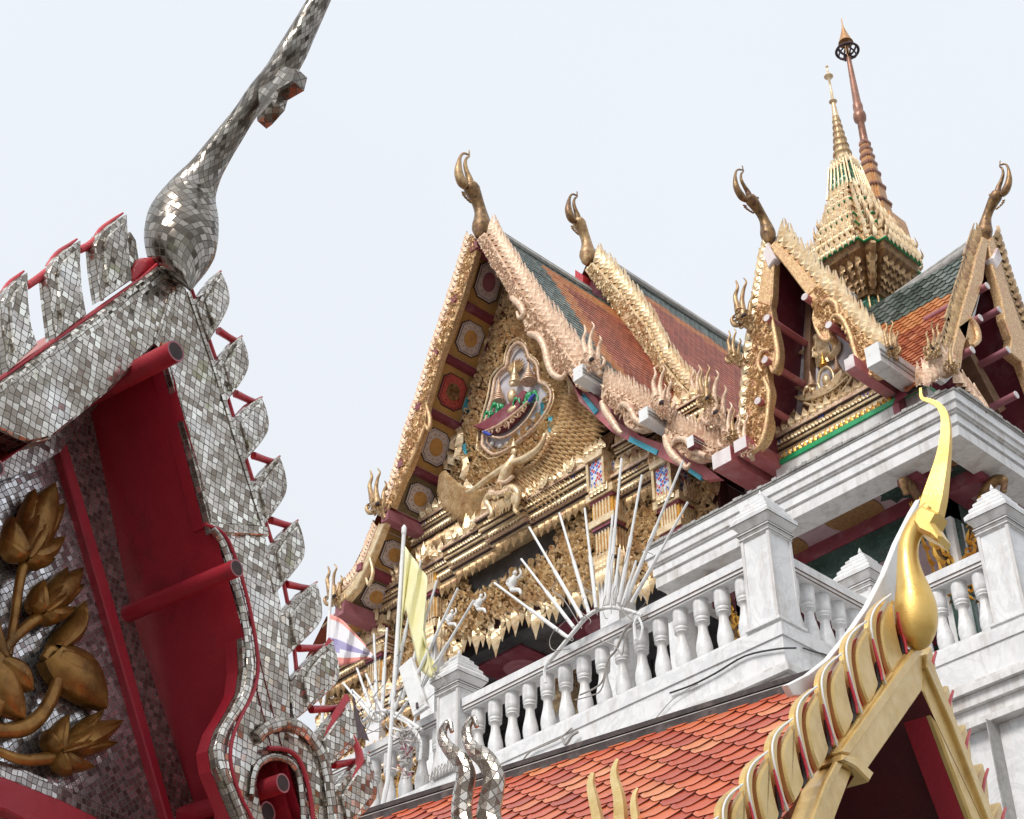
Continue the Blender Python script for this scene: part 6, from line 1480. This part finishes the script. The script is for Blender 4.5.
for q, l_ in (((805, 297), .9), ((767, 318), 1), ((765, 360), 1), ((758, 401), 1), ((829, 325), .9), ((852, 358), .9)):
    m = MB(); u, v = FGP.px(*q, .2); tube(m, [FGP.pt(u, v, .2), FGP.pt(u, v, -1.0)], .055, 12); o = part(m, 'purlin', M['pinkred'], pav, True)
    m = MB(); tube(m, [FGP.pt(u, v, .2), FGP.pt(u, v, .215)], .057, 12); part(m, 'purlin_cap', M['pinkwhite'], o, True)
m = MB(); prism(m, FGP, FGP.pts([(768, 258), (773, 246), (781, 262), (774, 272)]), .0, .14, 0, .02); part(m, 'apex_plate', M['pinkwhite'], pav)
block(FGP, (723, 462), 24, 18, .25, pav, mat='pinkwhite', side='pinkred', grooves=False); block(FGP, (747, 450), 16, 14, .30, pav, mat='pinkwhite', side='pinkred', grooves=False)
block(FGP, (883, 362), 17, 24, .42, pav, mat='white', side='marble_m', back=.6); block(FGP, (864, 374), 12, 14, .45, pav, mat='pinkwhite', side='pinkred', grooves=False, back=.9)
# right hand gable, facing right
FRG = WX(-8.88)
b = board(FRG, [(983, 236), (976, 256), (972, 276), (964, 302), (958, 326)], [(989, 240), (986, 262), (984, 280), (978, 300), (970, 322), (966, 340)], pav, 'rose_spec', .09)
fin_row(FRG, [(981, 238), (974, 260), (969, 280), (962, 304), (955, 328)], 14, 17, -1, b, 'gold_dark', th=.06, core='pinkrib', wd=.9)
b_ = board(FRG, [(958, 326), (952, 350), (946, 372)], sp2([(970, 318), (976, 330), (978, 342), (972, 346), (968, 338), (964, 350), (962, 366), (956, 374)], 3), pav, 'rose_spec', .09)
fin_row(FRG, [(956, 326), (950, 350), (943, 374)], 8, 16, -1, b_, 'gold_dark', th=.06, core='pinkrib')
m = MB(); pxtube(m, FRG, [(970, 318, 3), (976, 328, 4), (978, 340, 3.4), (973, 346, 2)], 3, 8, w=.1); part(m, 'scroll', M['rose_spec'], b_, True)
b = board(FRG, [(993, 236), (1001, 262), (1010, 292), (1022, 326), (1040, 370), (1060, 420)], [(988, 242), (993, 268), (1001, 296), (1005, 318), (1012, 338), (1010, 352), (1022, 362), (1040, 410), (1050, 440)], pav, 'rose_spec', .09)
fin_row(FRG, [(993, 236), (1001, 262), (1010, 292), (1022, 326), (1040, 370)], 18, 11, 1, b, 'gold_dark', th=.06, core='pinkrib', wd=.9)
chofa(WF(FRG.px(987, 238)[0]), (986, 240), .93, pav, -1, 'oldbrown', 'oldbrown', rot=.05, thick=1.15)
m = MB(); prism(m, FRG, FRG.pts([(985, 262), (990, 252), (995, 264), (990, 272)]), .0, .14, 0, .02); part(m, 'apex_plate', M['pinkwhite'], pav)
gl = FRG.pts([(988, 246), (984, 276), (976, 306), (962, 340), (952, 372)]); gr = FRG.pts([(988, 246), (996, 276), (1006, 316), (1024, 362), (1060, 440)])
def sheetx(P, x0, x1, mat, name, dz=0.):
    m = MB(); V = []; F = []
    for u, v in P: V += [(x0, u, v+dz), (x1, u, v+dz)]
    for i in range(len(P)-1): F.append((2*i, 2*i+1, 2*i+3, 2*i+2))
    m.add(V, F); return part(m, name, M[mat], pav)
sheetx(gl, -8.88, -9.8, 'maroon', 'soffit'); sheetx(gr, -8.88, -9.8, 'maroon', 'soffit')
FRP = WX(-9.75); pp = [(gl[0][0], gl[0][1]-.05)]+[(a, c-.03) for a, c in gl[1:]]+[(gl[-1][0], 14.7), (gr[-1][0], 14.7)]+[(a, c-.03) for a, c in gr[1:]][::-1]
m = MB(); prism(m, FRP, pp, -.1, 0); pr_ = part(m, 'pediment', M['maroon'], pav)
for q in ((987, 286), (980, 318), (972, 350), (999, 310), (1008, 350), (1016, 395)):
    m = MB(); u, v = FRG.px(*q, .16); tube(m, [FRG.pt(u, v, .16), FRG.pt(u, v, -.9)], .055, 12); o = part(m, 'purlin', M['maroon_light'], pav, True)
    m = MB(); tube(m, [FRG.pt(u, v, .16), FRG.pt(u, v, .175)], .057, 12); part(m, 'purlin_cap', M['pinkwhite'], o, True)
m = MB(); prism(m, FRG.off(-.4), FRG.off(-.4).pts([(960, 350), (966, 352), (1000, 412), (994, 416)]), -.1, .1); part(m, 'raking_beam', M['woodbeam'], pav)
# cluster of gilt leaves and white plates at the corner
m = MB()
G_ = WX(-8.75)
for i in range(9): put(m, LEAF, G_, *G_.px(926+i*3.4, 388-i*2.2), 0, .42, random.uniform(-.3, .3), 1, .8, .35)
for i in range(8): put(m, FLAME, G_, *G_.px(950+i*4, 374+i*4.5), .02, .5, random.uniform(-.3, .5), 1, .8)
G2 = WF(16.3)
for i in range(9): put(m, LEAF, G2, *G2.px(922+i*3.6, 388-i*2.4), .05, .40, random.uniform(-.2, .2), 1, .8, .3)
part(m, 'corner_leaf', M['rose'], pav)
# roofs with tiles: the slope facing the front on the right arm
tr = [A3([-8.95, a, c+.06]) for a, c in gl]; tr[0] = A3([-8.95, gl[0][0], gl[0][1]+.08])
def zone3(xw, s): 
    d = s*.9-.35+.0*xw
    return 0 if d < .55-.12*xw+.0 else (1 if d < .95 else 3)
tm2 = [M['t_green'], M['t_orange'], M['t_brown'], M['t_rust']]
def itp(P, z):
    P = sorted(P, key=lambda q: q[1])
    return float(np.interp(z, [q[1] for q in P], [q[0] for q in P]))
def zs(path, s):
    for a, b in zip(path[:-1], path[1:]):
        L = np.linalg.norm(b-a)
        if s <= L: return float((a+(b-a)*s/L)[2])
        s -= L
    return float(path[-1][2])
m = MB(); tile_roof(m, tr, (-1, 0, 0), 0, 2.3, .15, .13, zone3, .022, .012, .3, skipfn=lambda x, s: -8.95-x < itp(plR, zs(tr, s))-.05); part(m, 'roof_tiles', tm2, pav, label='steep roof slope tiled green above orange')
tr2 = [A3([a+.02, 16.5, c+.06]) for a, c in plR]
m = MB(); tile_roof(m, tr2, (0, 1, 0), 0, 2.3, .15, .13, lambda x, s: 2, .014, .01, .3, skipfn=lambda x, s: 16.5+x > itp(gl, zs(tr2, s))+.05); part(m, 'roof_tiles', tm2, pav)
m = MB(); V = []; F_ = []
for a, c in plR: V += [(a, FGP.O[1]+.02, c+.02), (a, max(FGP.O[1]+.1, itp(gl, c)), c+.02)]
F_ = [(2*i, 2*i+1, 2*i+3, 2*i+2) for i in range(len(plR)-1)]; m.add(V, F_); part(m, 'roof_deck', M['t_brown'], pav)
m = MB(); V = []
for a, c in gl: V += [(-8.9, a, c+.02), (min(-9., itp(plR, c)), a, c+.02)]
F_ = [(2*i, 2*i+1, 2*i+3, 2*i+2) for i in range(len(gl)-1)]; m.add(V, F_); part(m, 'roof_deck', M['t_green'], pav)
sheetx([(a, c+.05) for a, c in gr], -8.9, -11.2, 't_green', 'roof_deck')
m = MB(); tube(m, [A3([-8.95, gl[0][0], gl[0][1]+.14]), A3([-10.6, gl[0][0]+.1, gl[0][1]+.06])], .10, 8); tube(m, [A3([-8.9, gl[0][0], gl[0][1]+.27]), A3([-10.6, gl[0][0]+.1, gl[0][1]+.17])], .05, 8)
tube(m, [A3([plL[0][0], 16.5, plL[0][1]+.14]), A3([plL[0][0], 18.4, plL[0][1]+.06])], .10, 8); part(m, 'ridge_cap', M['capgrey'], pav, True)
m = MB(); prism(m, WX(-9.05), WX(-9.05).pts([(972, 232), (966, 250), (962, 290), (950, 350), (938, 380), (944, 384), (956, 372), (968, 340), (980, 290), (986, 250)]), -.05, .02); part(m, 'gable_flashing', M['white'], pav)
# ------- the spire
def up_teeth(m, z, s, h, n, w=0.): 
    for F, c in ((Fr((CXP, CYP-s, 0), (1, 0, 0), (0, 0, 1), (0, -1, 0)), 0), (Fr((CXP+s, CYP, 0), (0, 1, 0), (0, 0, 1), (1, 0, 0)), 0), (Fr((CXP, CYP+s, 0), (-1, 0, 0), (0, 0, 1), (0, 1, 0)), 0), (Fr((CXP-s, CYP, 0), (0, -1, 0), (0, 0, 1), (-1, 0, 0)), 0)):
        for i in range(n):
            u = -s*.62+1.24*s*(i+.5)/n; put(m, LEAF, F, u, z, w, h, 0, 1, .8, .42); put(m, LEAF, F, u, z+.01, w+.03, h*.5, math.pi, 1, .8, .6)
        for du in (-.72, .72): put(m, LEAF, F, du*s, z, w-.18*s, h*1.15, 0, 1, .8, .36)
spr = None
m = MB(); lathe(m, (CXP, CYP, 0), [(.31, 18.0), (.31, 19.05), (.38, 19.12)], sq=True); sh = part(m, 'spire_shaft', M['greenglass'], pav)
m = MB()
for k in range(4):
    for du in (-.62, -.2, .2, .62):
        a = k*math.pi/2; c_, s_ = math.cos(a), math.sin(a); x, y = .31*c_-du*.33*s_, .31*s_+du*.33*c_; tube(m, [A3([CXP+x, CYP+y, 18.1]), A3([CXP+x, CYP+y, 19.1])], .018, 6)
part(m, 'rib', M['gold_dark'], sh)
m = MB(); lathe(m, (CXP, CYP, 0), [(.36, 19.02), (.40, 19.17), (.50, 19.31), (.56, 19.42), (.61, 19.54), (.72, 19.63), (.76, 19.75), (.78, 19.77)], sq=True); fl = part(m, 'spire_corbel', M['oldbrown'], pav)
m = MB()
for z, s, h in ((19.12, .42, .2), (19.22, .47, .24), (19.33, .55, .22), (19.44, .62, .26)): 
    up_teeth(m, z, s, h, 5)
for k in range(4):
    a = k*math.pi/2+math.pi/4; d = A3([math.cos(a), math.sin(a), 0]); tube(m, smooth_path([A3([CXP, CYP, 19.12])+d*.42, A3([CXP, CYP, 19.28])+d*.6, A3([CXP, CYP, 19.53])+d*.72, A3([CXP, CYP, 19.64])+d*.95], 3), [.05]*4+[.06]*3+[.05]*3, 6)
part(m, 'corbel_leaf', M['gold_dark'], fl)
tiers = [(19.76, .78), (20.02, .74), (20.28, .62), (20.54, .55), (20.80, .45), (21.04, .39), (21.26, .32)]
for i, (z, s) in enumerate(tiers):
    m = MB(); nx = tiers[i+1][1] if i+1 < len(tiers) else .26; h = (tiers[i+1][0] if i+1 < len(tiers) else 21.46)-z
    lathe(m, (CXP, CYP, 0), [(s, z), (s+.03, z+.02), (s+.03, z+.05), (s-.03, z+.06), (nx+.02, z+h*.55), (nx, z+h)], sq=True); t_ = part(m, 'spire_tier', M['gold'], pav)
    m = MB(); lathe(m, (CXP, CYP, 0), [(s+.028, z-.004), (s+.036, z+.016)], sq=True); part(m, 'green_band', M['green'] if i in (0, 2, 3, 5) else M['gold_dark'], t_)
    m = MB(); up_teeth(m, z+.05, s, h*.95, max(4, int(s*12)), .02); up_teeth(m, z+.05+h*.35, s*.86, h*.85, max(4, int(s*11)), .02); part(m, 'leaf_row', M['gold'], t_)
    if i < 4:
        m = MB()
        for k in range(4):
            a = k*math.pi/2+math.pi/4
            for off_ in (-.28, 0, .28): 
                d = A3([math.cos(a+off_), math.sin(a+off_), 0]); tube(m, smooth_path([A3([CXP, CYP, z+.05])+d*s*1.15, A3([CXP, CYP, z+.14])+d*(s*1.2+.04), A3([CXP, CYP, z+.30])+d*(s*1.2+.02)], 3), [.03, .03, .025, .02, .014, .008, .004], 6)
        part(m, 'corner_horn', M['gold_dark'], t_)
m = MB(); lathe(m, (CXP, CYP, 0), [(.30, 21.44), (.29, 21.5), (.255, 21.6), (.225, 21.9), (.20, 22.15), (.215, 22.2), (.20, 22.26), (.14, 22.28)], sq=True); bl_ = part(m, 'spire_bell', M['greenglass'], pav)
m = MB()
for k in range(4):
    a = k*math.pi/2; c_, s_ = math.cos(a), math.sin(a)
    for du in (-.6, -.3, .0, .3, .6, .84):
        p0 = (.30, du*.30); p1 = (.205, du*.205)
        tube(m, [A3([CXP+p0[0]*c_-p0[1]*s_, CYP+p0[0]*s_+p0[1]*c_, 21.46]), A3([CXP+p1[0]*c_-p1[1]*s_, CYP+p1[0]*s_+p1[1]*c_, 22.2])], .018, 6)
up_teeth(m, 22.12, .2, .2, 4); up_teeth(m, 21.42, .31, .18, 5); part(m, 'bell_rib', M['gold'], bl_)
pr = []; z = 22.28; r0 = .165
for i in range(7):
    h = .185-.008*i; r1 = r0*.86; pr += [(r0*1.12, z), (r0*1.15, z+h*.22), (r0*.82, z+h*.30), (r0*.78, z+h*.8), (r0*.9, z+h*.95)]; z += h; r0 = r1
m = MB(); lathe(m, (CXP, CYP, 0), pr, 14); sr = part(m, 'spire_ring', M['gold'], pav, True)
m = MB(); z = 22.28; r0 = .165
for i in range(7):
    h = .185-.008*i; lathe(m, (CXP, CYP, z-.004), [(r0*1.13, 0), (r0*1.18, .02), (r0*1.16, .05)], 14)
    for k in range(8): a = k*math.pi/4; tube(m, [A3([CXP+r0*.8*math.cos(a), CYP+r0*.8*math.sin(a), z+.05]), A3([CXP+r0*.8*math.cos(a), CYP+r0*.8*math.sin(a), z+h])], .012, 5)
    z += h; r0 *= .86
part(m, 'ring_groove', M['gold_dark'], sr, True)
m = MB(); lathe(m, (CXP, CYP, 0), [(.06, z), (.035, z+.35), (.05, z+.36), (.075, z+.39), (.05, z+.43), (.028, z+.45), (.018, z+.95), (.05, z+.98), (.085, z+1.03), (.06, z+1.08), (.02, z+1.12), (.012, z+1.26), (.028, z+1.29), (.003, z+1.34)], 12); part(m, 'spire_tip', M['gold'], pav, True)
print('spire tip z', z+1.34)

# ================================================================== the copper coloured spire behind
t_ = 30.
d0 = ray(881, 230); P0 = EYE+d0*(t_/np.hypot(d0[0], d0[1])); bx, by = float(P0[0]), float(P0[1])
cs = thing('spire', (bx, by, 0), 'slender copper coloured spire with a ringed shaft and gold tip, behind the gold one', 'spire')
def zat(px_, py_):
    d = ray(px_, py_); return float((EYE+d*(t_/np.hypot(d[0], d[1])))[2])
kpx = depth(P0)/FPX
Y_ = [(884, 225, 17), (877, 195, 12.5), (872, 178, 11), (868.5, 165, 8.8), (865, 153, 7), (863, 143, 6), (862, 140, 5)]
segs = [(225, 14.5), (207, 12), (190, 10), (176, 8.2), (166, 6.9), (158, 6.1), (151, 5.4), (145, 4.8)]
def zy(py_): 
    x = 840+(py_-35)*(878-840)/(205-35); return zat(x, py_)
pr = []
for (ya, ra), (yb, rb_) in zip(segs[:-1], segs[1:]):
    za, zb_ = zy(ya), zy(yb); h = zb_-za; pr += [(ra*1.0*kpx, za), (ra*1.04*kpx, za+h*.12), (ra*.86*kpx, za+h*.16), (rb_*.98*kpx, za+h*.9)]
m = MB(); lathe(m, (bx, by, 0), pr, sq=True); a_ = part(m, 'ringed_shaft', M['copper_gold'], cs)
m = MB()
for (ya, ra) in segs: z = zy(ya); lathe(m, (bx, by, z-.06), [(ra*.96*kpx, 0), (ra*1.12*kpx, .05), (ra*1.12*kpx, .11), (ra*.9*kpx, .16)], sq=True)
part(m, 'ring', M['copper'], a_)
zt = zy(145); z115 = zy(117); z57 = zy(57)
m = MB(); lathe(m, (bx, by, 0), [(4.3*kpx, zt), (3.7*kpx, z115-.2), (6.4*kpx, z115-.12), (7*kpx, z115), (6.4*kpx, z115+.1), (4.8*kpx, z115+.15), (5.4*kpx, z115+.3), (5.2*kpx, z115+.4), (4.3*kpx, z115+.45), (2.4*kpx, z57)], 14); part(m, 'shaft', M['copper'], cs, True)
zr = zy(52); m = MB()
for k in range(5):
    a = k*math.pi/5; L = []
    for j in range(25):
        t = 2*math.pi*j/24; L.append(A3([bx+11.5*kpx*math.cos(t)*math.cos(a), by+11.5*kpx*math.cos(t)*math.sin(a), zr+9*kpx*math.sin(t)]))
    if k % 2 == 0: tube(m, L, .022, 5, cap=False)
L = [A3([bx+12*kpx*math.cos(2*math.pi*j/24), by+12*kpx*math.sin(2*math.pi*j/24), zr]) for j in range(25)]; tube(m, L, .035, 6, cap=False)
for k in range(6): a = k*math.pi/3; tube(m, smooth_path([A3([bx, by, zr-.1]), A3([bx+6*kpx*math.cos(a), by+6*kpx*math.sin(a), zr-.15]), A3([bx+12*kpx*math.cos(a), by+12*kpx*math.sin(a), zr])], 3), .02, 5)
part(m, 'ring_cage', M['ink'], cs, True)
zc1, zc2 = zy(44), zy(27); m = MB(); pr = []
for i in range(6): a = i/6; r_ = 7.4*(1-a)**1.25+.5; zz = zc1+(zc2-zc1)*a; pr += [(r_*kpx*1.05, zz), (r_*kpx*.85, zz+(zc2-zc1)/6*.9)]
pr += [(.8*kpx, zc2), (.5*kpx, zy(20))]; lathe(m, (bx, by, 0), pr, 14); tube(m, [A3([bx, by, z57-.1]), A3([bx, by, zc1+.1])], 2*kpx, 8); part(m, 'cone_tip', M['copper_gold'], cs)
m = MB(); lathe(m, (bx, by, 0), [(24*kpx, zy(260)), (22*kpx, zy(232)), (21*kpx, zy(226))], sq=True); wbox(m, bx-.5, bx+.5, by-.5, by+.5, 0, zy(255)); part(m, 'base', M['copper_gold'], cs)
